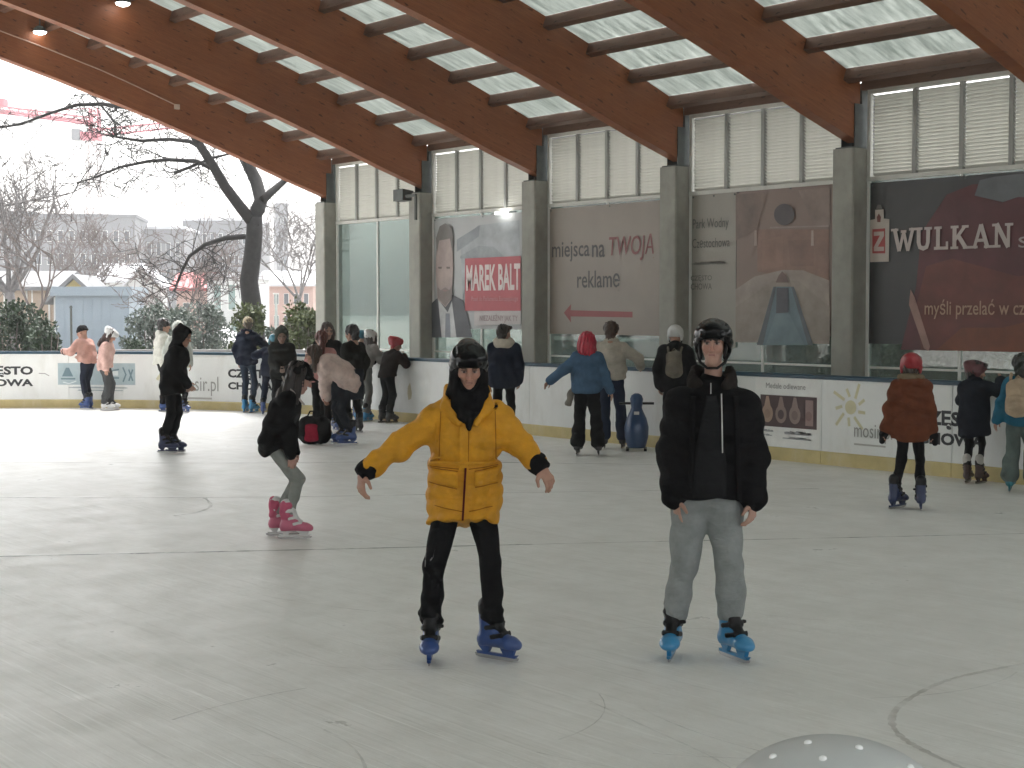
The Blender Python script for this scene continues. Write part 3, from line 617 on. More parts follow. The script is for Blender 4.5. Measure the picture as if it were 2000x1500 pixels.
def slab(ch):
    t = 0.20; sf = 0.11
    def ser(x, y, w=0.40): return rect2d(x - w / 2, y - sf / 2, x + w / 2, y + sf / 2)
    T, B = 1 - sf / 2, sf / 2; st = lambda *p, w=t: stroke2d(list(p), w)
    if ch == 'W': return join2d(st((0.05, 1), (0.32, 0)), st((0.32, 0), (0.55, 0.85), w=0.15), st((0.55, 0.85), (0.78, 0), w=0.15), st((0.78, 0), (1.05, 1), w=0.17), ser(0.06, T), ser(1.04, T), ser(0.55, 0.86, 0.3)), 1.1
    if ch == 'U': return join2d(st((0.2, 1), (0.2, 0.35), (0.27, 0.14), (0.45, 0.08), (0.63, 0.14), (0.7, 0.35), (0.7, 1)), ser(0.2, T), ser(0.7, T)), 0.9
    if ch == 'L': return join2d(st((0.25, 1), (0.25, 0)), ser(0.25, T), rect2d(0.05, 0, 0.78, 0.13), rect2d(0.66, 0.13, 0.78, 0.34)), 0.82
    if ch == 'K': return join2d(st((0.22, 1), (0.22, 0)), ser(0.22, T), ser(0.22, B), st((0.28, 0.42), (0.74, 0.96), w=0.15), st((0.42, 0.56), (0.80, 0.04)), ser(0.76, T, 0.34), ser(0.82, B, 0.34)), 1.0
    if ch == 'A': return join2d(st((0.15, 0), (0.47, 1), w=0.15), st((0.47, 1), (0.82, 0)), rect2d(0.28, 0.27, 0.68, 0.40), ser(0.13, B), ser(0.84, B)), 0.98
    if ch == 'N': return join2d(st((0.2, 1), (0.2, 0), w=0.15), st((0.2, 1), (0.78, 0)), st((0.78, 1), (0.78, 0), w=0.15), ser(0.16, T, 0.34), ser(0.2, B), ser(0.8, T)), 1.0
x0, z0 = b5.px(1747, 491); x1, z1 = b5.px(1983, 491); hgt = b5.px(1747, 447)[1] - z0; cur = 0; parts = []
for ch in 'WULKAN':
    (V, Fc), w = slab(ch); parts.append(([(x + cur, y) for x, y in V], Fc)); cur += w + 0.06
sx = (x1 - x0) / cur; sh = join2d(*parts); b5.add('lettering', ([(x0 + x * sx, z0 + y * hgt) for x, y in sh[0]], sh[1]), (0.50, 0.435, 0.41), 6)
btext(b5, 'S', (1991, 484), (2010, 462), (0.46, 0.40, 0.38), bold=0.012, lay=6)
btext(b5, 'myśli przelać w cz', (1808, 623), (2004, 584), (0.46, 0.30, 0.21), bold=0.006, lay=6)
# pale sheet of reflections is left to the glass; white strip lamp on the column
lampm = emis('lit_tube', (1.0, 0.98, 0.95), 2.5)
p = on_y(980, 416, 16.3); wl = tag(empty('wall_lamp', (p[0], p[1], p[2])), 'lit white tube lamp on short arm above the election poster', 'lamp')
MB().box((-0.16, -0.03, -0.02), (0.16, 0.03, 0.02)).build('tube', lampm, wl); MB().box((0.161, -0.012, -0.01), (0.40, 0.012, 0.012)).build('arm', M['steel'], wl)
# floodlight on the far column
p = on_y(790, 383, 16.0); fl = tag(empty('floodlight', (p[0], p[1], p[2])), 'dark box floodlight on bracket at the far concrete column', 'lamp')
MB().prism([(-0.22, -0.10, -0.09), (-0.22, 0.14, -0.09), (-0.22, 0.14, 0.09), (-0.22, -0.10, 0.12)], (0.28, 0.02, 0.01)).build('housing', M['steel'], fl)
MB().box((-0.228, -0.08, -0.07), (-0.221, 0.12, 0.08)).build('front_glass', mk('lamp_glass', (0.4, 0.4, 0.38), 0.2), fl)
MB().box((0.061, -0.02, -0.03), (0.36, 0.03, 0.02)).box((0.31, 0.0, -0.45), (0.35, 0.04, -0.03)).build('bracket', M['steel'], fl)
# beam lamps, cable and small fittings under the arches
def beam_lamp(x, y, z, label, s=1.0):
    r = tag(empty('ceiling_lamp', (x, y, z)), label, 'lamp', 'lit lamps under the arches'); mb = MB()
    mb.tube([(0, 0, 0.10), (0, 0, 0.06), (0, 0, 0.0)], [0.04 * s, 0.10 * s, 0.13 * s], 14); mb.build('housing', M['steel'], r)
    MB().tube([(0, 0, -0.002), (0, 0, -0.03), (0, 0, -0.055)], [0.115 * s, 0.10 * s, 0.03 * s], 14).build('lens', lampm, r, True)
    MB().tube([(0, 0, 0.1), (0, 0, 0.34)], 0.012, 6).build('hanger', M['steel'], r)
p = on_x(240, 6, -22.9); beam_lamp(p[0], p[1], p[2], 'lit round lamp hanging in front of the second arch from the trees')
p = on_x(78, 62, -26.30); beam_lamp(p[0], p[1], p[2], 'lit round lamp fixed to the outermost brown arch')
pts = [on_x(px, py, COLX[0] + 0.115) for px, py in ((345, 206), (270, 170), (200, 138), (100, 98), (0, 60), (-60, 38))]
cb = tag(empty('cable_run', tuple(pts[0])), 'thin pale conduit ending in a junction box along outermost arch', 'cable'); q0 = Vector(pts[0])
MB().tube([Vector(p) - q0 for p in pts], 0.012, 6).build('conduit', mk('pale_cable', (0.5, 0.33, 0.25), 0.5), cb); MB().box((-0.03, -0.05, -0.07), (0.03, 0.05, 0.02)).build('junction_box', mk('box_pl', (0.55, 0.42, 0.34), 0.5), cb)
# ---------------------------------------------------------------- outside: buildings, crane, trees, shrubs
def bark(name, col): return mk(name, col, 0.9, 0.3, 7, 0.6, 30)
M['bark_dark'] = bark('dark_bark', (0.022, 0.021, 0.02)); M['bark_grey'] = bark('grey_bark', (0.17, 0.16, 0.155)); M['bark_brown'] = bark('brown_bark', (0.15, 0.125, 0.115))
class Tree:
    def __init__(s, seed): s.r = random.Random(seed); s.tr = MB(); s.cr = MB()
    def limb(s, pts, r0, r1, mb=None, n=7):
        m = len(pts); (mb or s.tr).tube(pts, [r0 + (r1 - r0) * i / (m - 1) for i in range(m)], n)
    def grow(s, p, d, L, r, depth, spread=0.6, up=0.15, rmin=0.006, n=4, kids=(2, 4)):
        """curved twig with side twigs"""
        R_ = s.r; pts = [p]; k = 4; d = d.normalized(); q = p
        for i in range(k):
            d = (d + Vector((R_.gauss(0, 0.16), R_.gauss(0, 0.16), R_.gauss(0, 0.13) + up * 0.4))).normalized(); q = q + d * (L / k); pts.append(q)
        s.cr.tube(pts, [max(rmin, r * (1 - 0.62 * i / k)) for i in range(k + 1)], n, False)
        if depth <= 0: return
        for j in range(R_.randint(*kids)):
            t = R_.uniform(0.25, 1.0); i = min(k - 1, int(t * k)); b = pts[i].lerp(pts[i + 1], t * k - i)
            dd = (pts[i + 1] - pts[i]).normalized(); o = Vector((R_.gauss(0, 1), R_.gauss(0, 1), R_.gauss(0, 0.7))).normalized()
            s.grow(b, (dd * (1 - spread * 0.5) + o * spread + Vector((0, 0, up))).normalized(), L * R_.uniform(0.5, 0.78), max(rmin, r * 0.55), depth - 1, spread, up, rmin, n, kids)
    def finish(s, name, base, label, mat, mat2=None):
        root = tag(empty(name, tuple(base)), label, 'tree'); b = Vector(base)
        for nm, mb, mt in (('trunk', s.tr, mat), ('crown', s.cr, mat2 or mat)):
            if mb.v: mb.v = [tuple(Vector(v) - b) for v in mb.v]; mb.build(nm, mt, root, True)
        return root
def V3(a): return Vector([float(q) for q in a])
# the big dark tree behind the boards (about 42 m away)
ZT = 42.0; T = Tree(3); base = at_depth(500, 690, ZT); base[2] = -0.06
def tp(x, y, dz=0.0): return V3(at_depth(x, y, ZT + dz))
k = ZT / FPX
T.limb([V3(base), tp(497, 640), tp(491, 590), tp(486, 550), tp(493, 500), tp(497, 455), tp(497, 425)], 21 * k, 15 * k, n=12)
T.limb([tp(497, 440), tp(503, 410), tp(510, 392, 0.3), tp(500, 352, 0.6), tp(478, 310, 0.9), tp(462, 250, 1.0), tp(470, 190, 1.2)], 16 * k, 9 * k, n=9)
T.limb([tp(492, 432), tp(470, 405, -0.3), tp(440, 365, -0.6), tp(415, 322, -0.9), tp(385, 275, -1.2), tp(362, 235, -1.2), tp(350, 180, -1.2)], 12 * k, 6 * k, n=9)
T.limb([tp(512, 392), tp(530, 375, 0.3), tp(552, 356, 0.7), tp(580, 330, 1.0), tp(600, 290, 1.3)], 9 * k, 4 * k)
for pl, r0, r1 in (([(415, 330), (385, 315), (330, 312), (290, 315), (235, 326), (190, 345), (150, 358)], 5, 1.5), ([(392, 288), (370, 276), (330, 272), (275, 275), (230, 268), (205, 264)], 5, 1.8),
                   ([(478, 462), (440, 465), (400, 478), (370, 500), (355, 530), (340, 570)], 5.5, 2), ([(340, 338), (375, 325), (410, 310), (450, 300), (480, 315)], 3.5, 2),
                   ([(225, 265), (225, 240), (205, 215), (180, 185), (155, 172)], 3, 1.2), ([(260, 212), (200, 203), (150, 205), (95, 222), (40, 243), (-20, 252)], 4.5, 2.0),
                   ([(462, 250), (400, 215), (330, 205), (255, 212)], 6, 4.5)):
    T.limb([tp(x, y, -0.8 + 0.25 * i) for i, (x, y) in enumerate(pl)], r0 * k, r1 * k, T.cr, 6)
    for j in range(len(pl) * 3):
        i = T.r.randrange(len(pl) - 1); a = tp(*pl[i]).lerp(tp(*pl[i + 1]), T.r.random())
        T.grow(a, Vector((T.r.gauss(0, 1), T.r.gauss(0, 1), T.r.gauss(0.1, 0.7))), T.r.uniform(0.5, 1.5), 1.3 * k, 3, 0.75, -0.05, 0.62 * k, 3, (1, 3))
T.finish('bare_tree', base, 'large dark bare tree with forked trunk behind the boards', M['bark_dark'])
def bare_tree(px, py_base, Z, hpx, trunkpx, label, mat, seed, forks, depth=4, lean=0.0, spread=0.8, kids=(3, 4), first=0.3):
    t = Tree(seed); k = Z / FPX; b = at_depth(px, py_base, Z); b[2] = -0.06; B = V3(b); H = hpx * k
    right = V3(RT); tops = []
    tr = [B, B + Vector((0, 0, H * 0.12)) + right * 0.02 * H, B + Vector((0, 0, H * first)) + right * lean * H * 0.4]
    t.limb(tr, trunkpx * k / 2, trunkpx * k / 2.8, n=8)
    for i in range(forks):
        a = 2 * math.pi * i / forks + t.r.random(); d = (right * math.cos(a) * 0.6 + V3(F0) * math.sin(a) * 0.6 + Vector((0, 0, 1.0))).normalized()
        t.grow(tr[-1] - Vector((0, 0, 0.1)), d, H * t.r.uniform(0.36, 0.5), trunkpx * k / 4.2, depth, spread, 0.12, 0.55 * k, 3, kids)
    return t.finish('bare_tree', b, label, mat)
bare_tree(20, 690, 60, 440, 26, 'pale grey bare tree spreading beside the cream bungalow', M['bark_grey'], 11, 6, 4, kids=(3, 4))
bare_tree(74, 690, 46, 330, 13, 'slim brown bare tree rising from the left shrub', M['bark_brown'], 12, 4, 3, kids=(2, 4), first=0.36)
bare_tree(360, 690, 52, 300, 12, 'young reddish bare tree with several stems before white houses', M['bark_brown'], 13, 6, 4, kids=(3, 4), first=0.22)
bare_tree(585, 690, 75, 330, 12, 'distant grey bare tree beside the far concrete column', M['bark_grey'], 15, 5, 4, kids=(3, 4), first=0.3)
bare_tree(165, 690, 95, 250, 12, 'brownish bare tree in front of the grey apartment block', M['bark_brown'], 14, 5, 4, kids=(3, 4), first=0.25)
bare_tree(-60, 690, 70, 420, 20, 'grey bare tree at the edge beyond the left shrub', M['bark_grey'], 16, 5, 4, kids=(3, 4), first=0.3)
# shrubs
def leafmat(name, a, b_):
    m, t, b, o = newmat(name); inf = t.nodes.new('ShaderNodeNewGeometry'); n = noise(t, coords(t), 2.5, 3, 0.6)
    c = mixc(t, inf.outputs['Random Per Island'], a, b_); c = mixc(t, ramp(t, n, [(0.35, 0.0), (0.7, 0.5)]), c, tuple(x * 1.5 for x in b_)); t.links.new(c, b.inputs['Base Color']); b.inputs['Roughness'].default_value = 0.6; return m
M['ever'] = leafmat('evergreen', (0.008, 0.022, 0.010), (0.026, 0.052, 0.020)); M['olive'] = leafmat('olive_leaves', (0.03, 0.045, 0.012), (0.075, 0.095, 0.026)); M['greyever'] = leafmat('snowy_evergreen', (0.04, 0.06, 0.045), (0.14, 0.17, 0.14))
def shrub(name, c, rx, ry, h, label, mat, seed, n=5200, leaf=0.10, clumps=34):
    r = np.random.RandomState(seed); root = tag(empty(name, tuple(c)), label, 'shrub'); V = []; Fc = []
    cl = []
    for i in range(clumps):
        a = r.uniform(0, 2 * math.pi); q = math.sqrt(r.uniform(0, 1)); z = r.uniform(0.12, 1.0); lim = math.sqrt(max(0.08, 1 - (z * 0.93) ** 2.2)); cl.append((rx * q * lim * math.cos(a), ry * q * lim * math.sin(a), h * z * (1 - 0.12 * r.rand()), r.uniform(0.22, 0.42) * min(rx, h * 0.6)))
    for i in range(n):
        x, y, z, s = cl[r.randint(clumps)]; d = r.normal(size=3); d /= np.linalg.norm(d); p = np.array([x, y, z]) + d * s * r.uniform(0.55, 1.05); p[2] = max(p[2], 0.03)
        u = r.normal(size=3); u = u * 0.7 + d * 0.6 + np.array([0, 0, -0.25]); u /= np.linalg.norm(u); w = np.cross(u, r.normal(size=3)); w /= np.linalg.norm(w) + 1e-6; L = leaf * r.uniform(0.6, 1.4); b = len(V)
        V += [p, p + u * L * 0.5 + w * L * 0.28, p + u * L, p + u * L * 0.5 - w * L * 0.28]; Fc.append((b, b + 1, b + 2, b + 3))
    obj('foliage', mesh('foliage', V, Fc), mat, root); st = MB()
    for i in range(7): a = i * 0.9; st.tube([(0.08 * math.cos(a), 0.08 * math.sin(a), -0.02), (rx * 0.35 * math.cos(a), ry * 0.35 * math.sin(a), h * 0.45), (rx * 0.5 * math.cos(a), ry * 0.5 * math.sin(a), h * 0.8)], [0.03, 0.02, 0.008], 5)
    st.build('stems', M['bark_brown'], root, True); return root
def gpt(px, Z, z=-0.06): p = at_depth(px, 700, Z); p[2] = z; return p
for nm, px, Z, rx, h, lb, mt, sd, n in (('evergreen_shrub', 20, 37, 1.0, 2.05, 'dense dark evergreen shrub under the slim brown tree', 'ever', 1, 6500), ('evergreen_shrub', 92, 36, 0.62, 1.75, 'smaller dark evergreen shrub beside the blue grey shed', 'ever', 2, 3500), ('evergreen_shrub', -70, 38, 1.0, 2.1, 'dark evergreen shrub at the outer edge of the hedge', 'ever', 9, 5000),
        ('snowy_shrub', 292, 40, 0.72, 2.2, 'green shrub dusted with snow right of the blue grey shed', 'greyever', 3, 4200), ('evergreen_shrub', 268, 38, 0.45, 1.25, 'low dark green shrub at the foot of the blue grey shed', 'ever', 4, 2200), ('snowy_shrub', 405, 44, 0.85, 2.15, 'grey green conifer shrub between the young tree and big tree', 'greyever', 5, 4200), ('snowy_shrub', 345, 46, 0.8, 1.9, 'pale grey green shrub behind the young reddish tree', 'greyever', 6, 3600),
        ('olive_shrub', 487, 38, 0.52, 2.15, 'olive green shrub at the foot of the big dark tree', 'olive', 7, 3600), ('olive_shrub', 590, 36, 0.62, 2.05, 'olive green shrub beside the far concrete column', 'olive', 8, 4600), ('snowy_shrub', 540, 39, 0.45, 1.6, 'small snow flecked shrub between two olive shrubs', 'greyever', 10, 2400)):
    shrub(nm, gpt(px, Z), rx, rx * 0.9, h, lb, M[mt], sd, n)
for i, (x, y, h, lb) in enumerate(((-13.9, 19.3, 2.0, 'green shrub outside the glass beside the middle columns'), (-9.6, 19.0, 2.3, 'leafy green shrub outside the glass under the dark banner'), (-8.0, 19.4, 2.4, 'leafy green shrub outside the glass at the near end'), (-16.4, 20.0, 1.9, 'dark green shrub outside the glass behind the beige banner'))):
    shrub('hedge_shrub', (x, y, -0.06), 1.0, 0.9, h, lb, M['ever'] if i % 2 else M['olive'], 20 + i, 4000)
# low grey wall behind the boards, garden post, shed
M['greywall'] = mk('grey_render', (0.20, 0.20, 0.195), 0.9, 0.18, 1.2, 0.3, 25)
a = gpt(395, 35); b_ = gpt(470, 35); d = V3(b_ - a)
def wall_between(name, pa, pb, t, h, mat, label, cap=None):
    A, B = V3(pa), V3(pb); L = (B - A).length; r = tag(empty(name, tuple(A), math.atan2((B - A).y, (B - A).x)), label, 'wall')
    MB().box((0, -t / 2, 0), (L, t / 2, h)).build('wall_body', mat, r); MB().box((-0.03, -t / 2 - 0.04, h + 0.002), (L + 0.03, t / 2 + 0.04, h + 0.07)).build('coping', cap or M['whiteframe'], r); return r
wall_between('low_wall', gpt(150, 35), gpt(620, 35), 0.25, 0.98, M['greywall'], 'low grey rendered wall just behind the rink boards', M['greywall'])
p = gpt(140, 33.5); po = tag(empty('garden_post', tuple(p)), 'thin grey metal post standing by the blue grey shed', 'post'); MB().tube([(0, 0, 0), (0, 0, 2.0)], 0.025, 8).build('shaft', M['steel'], po); MB().tube([(0, 0, 2.001), (0, 0, 2.05)], [0.04, 0.02], 8).build('cap', M['steel'], po)
p = gpt(540, 34); po = tag(empty('glazing_post', tuple(p)), 'pale green thin post between snow flecked shrub and column', 'post'); MB().tube([(0, 0, 0), (0, 0, 2.3)], 0.03, 8).build('shaft', mk('palegreen', (0.5, 0.56, 0.54), 0.5), po); MB().box((-0.05, -0.05, 2.301), (0.05, 0.05, 2.33)).build('cap', M['whiteframe'], po)
YAW = math.atan2(RT[1], RT[0])        # buildings roughly square to the view
def house(name, pxl, pxr, py_top, Z, depth, label, wallm, roofm, roof='flat', rise=0.0, wins=(), yaw=0.12, trim=None, winm=None, cat='building'):
    A = at_depth(pxl, 605, Z); B = at_depth(pxr, 605, Z); L = float(np.linalg.norm(B - A)); zt = CAMH + (605 - py_top) / FPX * Z; r = tag(empty(name, (A[0], A[1], -0.06), YAW + yaw), label, cat); h = zt + 0.06
    MB().box((0, 0, 0), (L, depth, h)).build('wall', wallm, r)
    if roof == 'flat': MB().box((-0.15, -0.15, h + 0.003), (L + 0.15, depth + 0.15, h + 0.35)).build('roof', roofm, r)
    elif roof == 'gable_x':   # ridge along the front
        q = 0.4; mb = MB(); mb.prism([(-q, -q, h - 0.1), (-q, depth / 2, h + rise), (-q, depth + q, h - 0.1), (-q, depth + q, h - 0.28), (-q, depth / 2, h + rise - 0.2), (-q, -q, h - 0.28)], (L + 2 * q, 0, 0)); mb.build('roof', roofm, r)
        MB().prism([(0.01, 0.02, h), (0.01, depth / 2, h + rise - 0.21), (0.01, depth - 0.02, h)], (L - 0.02, 0, 0)).build('gable', wallm, r)
    else:                     # gable faces the viewer
        q = 0.35; mb = MB(); mb.prism([(-q, -q, h - 0.15), (L / 2, -q, h + rise), (L + q, -q, h - 0.15), (L + q, -q, h - 0.35), (L / 2, -q, h + rise - 0.22), (-q, -q, h - 0.35)], (0, depth + 2 * q, 0)); mb.build('roof', roofm, r)
        MB().prism([(0.02, 0.01, h), (L / 2, 0.01, h + rise - 0.23), (L - 0.02, 0.01, h)], (0, depth - 0.02, 0)).build('gable', trim or wallm, r)
    for (u0, u1, v0, v1) in wins:
        w = MB().box((L * u0, -0.06, h * v0), (L * u1, 0.02, h * v1)).build('window', M['whiteframe'], r); g = 0.08 * (u1 - u0) * L
        MB().box((L * u0 + g, -0.075, h * v0 + g), (L * u1 - g, -0.061, h * v1 - g)).build('pane', winm or M['darkpane'], w)
    return r
M['darkpane'] = gloss('dark_pane', (0.06, 0.07, 0.08), 0.15); M['greenpane'] = gloss('green_pane', (0.22, 0.30, 0.28), 0.2)
M['snowroof'] = mk('snowy_roof', (0.55, 0.56, 0.58), 0.8, 0.15, 0.8, 0.2, 10); M['greyroof'] = mk('grey_roof', (0.16, 0.165, 0.17), 0.8, 0.2, 1.0, 0.3, 12)
M['cream'] = mk('cream_wall', (0.42, 0.33, 0.25), 0.85, 0.1, 1.0); M['white'] = mk('white_wall', (0.55, 0.56, 0.55), 0.8, 0.08, 1.0); M['yellow'] = mk('yellow_gable', (0.52, 0.44, 0.19), 0.8, 0.1, 1.0); M['block'] = mk('block_wall', (0.19, 0.195, 0.20), 0.85, 0.12, 0.5); M['pink'] = mk('pink_wall', (0.50, 0.35, 0.30), 0.85, 0.1, 0.6); M['shed'] = mk('shed_sheet', (0.24, 0.29, 0.33), 0.5, 0.06, 1.5, 0.05, 10); M['redroof'] = mk('red_roof', (0.42, 0.08, 0.08), 0.7, 0.12, 2)
sh_ = house('shed', 108, 252, 578, 58, 2.4, 'pale blue grey sheet metal shed behind the hedge', M['shed'], M['shed'], 'flat', yaw=0.0)
for k in range(1, 8): MB().box((2.78 * k / 8 - 0.012, -0.014, 0.02), (2.78 * k / 8 + 0.012, -0.001, 2.4)).build('sheet_rib', M['shed'], sh_)
house('bungalow', -30, 106, 556, 72, 5.0, 'cream bungalow with brown framed panels left of the shed', M['cream'], M['greyroof'], 'gable_x', 0.7, ((0.03, 0.30, 0.3, 0.95), (0.36, 0.62, 0.3, 0.95), (0.68, 0.94, 0.3, 0.95)), 0.0, winm=M['cream'])
house('gabled_cottage', 105, 186, 580, 70, 4.0, 'small cottage with yellow gable and dark roof edge', M['white'], M['greyroof'], 'gable_y', 1.05, (), 0.05, M['yellow'])
house('white_house', 196, 262, 545, 115, 7, 'white house with snowy roof right of the crane mast', M['white'], M['snowroof'], 'gable_x', 1.3, ((0.1, 0.28, 0.45, 0.75), (0.55, 0.75, 0.45, 0.75)), 0.1)
house('white_house', 250, 305, 552, 105, 6, 'narrow white house with pointed gable beside snowy roofed house', M['white'], M['snowroof'], 'gable_y', 1.2, ((0.3, 0.45, 0.55, 0.85), (0.62, 0.75, 0.3, 0.55)), 0.1)
def rows(nx, nz, u0=0.03, u1=0.97, v0=0.1, v1=0.93, fu=0.5, fv=0.5): return [(u0 + (u1 - u0) * (i + 0.5 - fu / 2) / nx, u0 + (u1 - u0) * (i + 0.5 + fu / 2) / nx, v0 + (v1 - v0) * (j + 0.5 - fv / 2) / nz, v0 + (v1 - v0) * (j + 0.5 + fv / 2) / nz) for i in range(nx) for j in range(nz)]
house('apartment_block', 60, 262, 424, 175, 12, 'large grey apartment block behind the crane mast', M['block'], M['greyroof'], wins=rows(9, 4), yaw=0.12)
house('apartment_block', -80, 62, 418, 190, 12, 'grey apartment block behind the pale grey tree', M['block'], M['greyroof'], wins=rows(7, 4), yaw=0.1)
house('apartment_block', 262, 360, 448, 185, 12, 'lower grey apartment block stepping down behind the young tree', M['block'], M['snowroof'], wins=rows(5, 3), yaw=0.05)
house('apartment_block', 358, 492, 432, 200, 12, 'long grey block with snowy roof left of the big tree', M['block'], M['snowroof'], wins=rows(8, 4), yaw=-0.05)
house('tower_block', 541, 563, 402, 230, 9, 'slim grey tower block right of the big tree', M['block'], M['greyroof'], wins=rows(2, 7), yaw=0.2)
house('town_house', 405, 505, 545, 95, 6, 'bright white town house with tall green windows', M['white'], M['snowroof'], wins=((0.12, 0.28, 0.5, 0.92), (0.4, 0.56, 0.5, 0.92), (0.68, 0.84, 0.5, 0.92), (0.15, 0.3, 0.12, 0.36), (0.45, 0.6, 0.12, 0.36)), yaw=0.05, winm=M['greenpane'])
house('town_house', 345, 408, 560, 100, 6, 'pinkish house with red roof behind the young tree', M['pink'], M['redroof'], 'gable_x', 1.0, ((0.2, 0.4, 0.4, 0.7), (0.6, 0.8, 0.4, 0.7)), 0.05)
house('town_house', 508, 612, 552, 110, 6, 'pale pink long house right of the big tree', M['pink'], M['snowroof'], 'gable_x', 0.9, rows(5, 2, v1=0.9), -0.05)
# white market tent
p = gpt(437, 50); tn = tag(empty('market_tent', tuple(p), YAW), 'white pointed market tent roof behind the low grey wall', 'tent')
mb = MB(); w = 0.75; mb.v = [(-w, -w, 0.98), (w, -w, 0.98), (w, w, 0.98), (-w, w, 0.98), (0, 0, 1.42), (-w, -w, 0.80), (w, -w, 0.80), (w, w, 0.80), (-w, w, 0.80)]; mb.f = [(0, 1, 4), (1, 2, 4), (2, 3, 4), (3, 0, 4), (0, 5, 6, 1), (1, 6, 7, 2), (2, 7, 8, 3), (3, 8, 5, 0)]; mb.build('canopy', mk('tent_white', (0.8, 0.8, 0.8), 0.7), tn)
for sx_ in (-1, 1):
    for sy_ in (-1, 1): MB().tube([(sx_ * (w - 0.03), sy_ * (w - 0.03), 0), (sx_ * (w - 0.03), sy_ * (w - 0.03), 0.97)], 0.02, 6).build('leg', M['whiteframe'], tn)
# tower crane
ZC = 230.0; M['cranered'] = mk('crane_red', (0.50, 0.07, 0.10), 0.5, 0.1, 1); M['cranewhite'] = mk('crane_white', (0.55, 0.50, 0.48), 0.5, 0.1, 1)
p = gpt(187, ZC); cr = tag(empty('tower_crane', tuple(p), YAW), 'red and white tower crane above the distant houses', 'crane'); kz = ZC / FPX
def cz(py): return CAMH + 0.06 + (605 - py) * kz
def lattice(mb, a, b, w, n, r=0.10):
    a, b = Vector(a), Vector(b); d = (b - a).normalized(); s = d.cross(Vector((0, 1, 0))).normalized() if abs(d.y) < 0.9 else Vector((1, 0, 0)); u = d.cross(s); c = [(s * i + u * j) * w / 2 for i, j in ((-1, -1), (1, -1), (1, 1), (-1, 1))]
    for q in c: mb.tube([a + q, b + q], r, 4)
    for i in range(n):
        p0 = a.lerp(b, i / n); p1 = a.lerp(b, (i + 1) / n)
        for j in range(4): mb.tube([p0 + c[j], p1 + c[(j + 1) % 4]], r * 0.6, 4); mb.tube([p0 + c[j], p0 + c[(j + 1) % 4]], r * 0.6, 4)
mb = MB(); lattice(mb, (0, 0, 0), (0, 0, cz(275)), 1.7, 16, 0.14); mb.build('mast', M['cranewhite'], cr)
mb = MB(); lattice(mb, (0.3, 0, cz(268)), (0.3, 0, cz(215)), 1.3, 4, 0.16); mb.build('tower_top', M['cranered'], cr)
mb = MB(); mb.tube([(0, 0, cz(243)), (-10.5, -2, cz(228)), (-17, -3, cz(219))], 0.35, 6); lattice(mb, (0, 0, cz(240)), (-15.5, -3, cz(218)), 1.0, 12, 0.12); mb.build('jib', M['cranered'], cr)
MB().box((-15.5, -4.2, cz(218)), (-11.8, -2.2, cz(203))).build('counterweight', M['cranered'], cr)
MB().box((-2.9, -1.2, cz(277)), (-1.7, 0.8, cz(256))).build('ballast', M['block'], cr); MB().box((-1.5, -1.4, cz(277)), (1.2, 1.0, cz(262))).build('cab', M['cranered'], cr)
MB().tube([(0.3, 0, cz(214)), (-8.5, -1.5, cz(226))], 0.07, 4).build('stay_cable', M['cranered'], cr)
mb = MB(); lattice(mb, (0, 0.5, cz(262)), (16, 3, cz(236)), 0.9, 12, 0.10); mb.build('counter_jib', M['cranered'], cr)
# plain building outside the long wall, seen through the glass
ob = tag(empty('grey_building', (-31, 25, -0.06)), 'grey rendered building seen through the far window pane', 'building')
MB().box((0, 0, 0), (8.5, 6, 6.5)).build('wall', M['greywall'], ob); MB().box((-0.2, -0.2, 6.503), (8.7, 6.2, 6.8)).build('roof', M['greyroof'], ob)
for k in range(3):
    w = MB().box((1 + 2.5 * k, -0.05, 1.2), (2.2 + 2.5 * k, 0.01, 2.8)).build('window', M['whiteframe'], ob); MB().box((1.1 + 2.5 * k, -0.07, 1.3), (2.1 + 2.5 * k, -0.051, 2.7)).build('pane', M['darkpane'], w)
ob = tag(empty('pale_building', (-22, 27, -0.06)), 'long pale building outside behind the banners', 'building')
MB().box((0, 0, 0), (26, 5, 5.0)).build('wall', M['white'], ob); MB().box((-0.2, -0.2, 5.003), (26.2, 5.2, 5.3)).build('roof', M['greyroof'], ob)
for k in range(9):
    w = MB().box((1 + 2.8 * k, -0.05, 1.0), (2.5 + 2.8 * k, 0.01, 2.6)).build('window', M['whiteframe'], ob); MB().box((1.1 + 2.8 * k, -0.07, 1.1), (2.4 + 2.8 * k, -0.051, 2.5)).build('pane', M['darkpane'], w)

# ---------------------------------------------------------------- winter haze
hz = bpy.data.materials.new('haze'); hz.use_nodes = True; t = hz.node_tree; t.nodes.clear(); o_ = t.nodes.new('ShaderNodeOutputMaterial'); pv = t.nodes.new('ShaderNodeVolumePrincipled')
pv.inputs['Color'].default_value = (0.96, 0.97, 1.0, 1); pv.inputs['Density'].default_value = 0.0009; t.links.new(pv.outputs[0], o_.inputs['Volume'])
tag(MB().box((-440, -140, -1.7), (80, 340, 48)).build('haze', hz), kind='stuff')
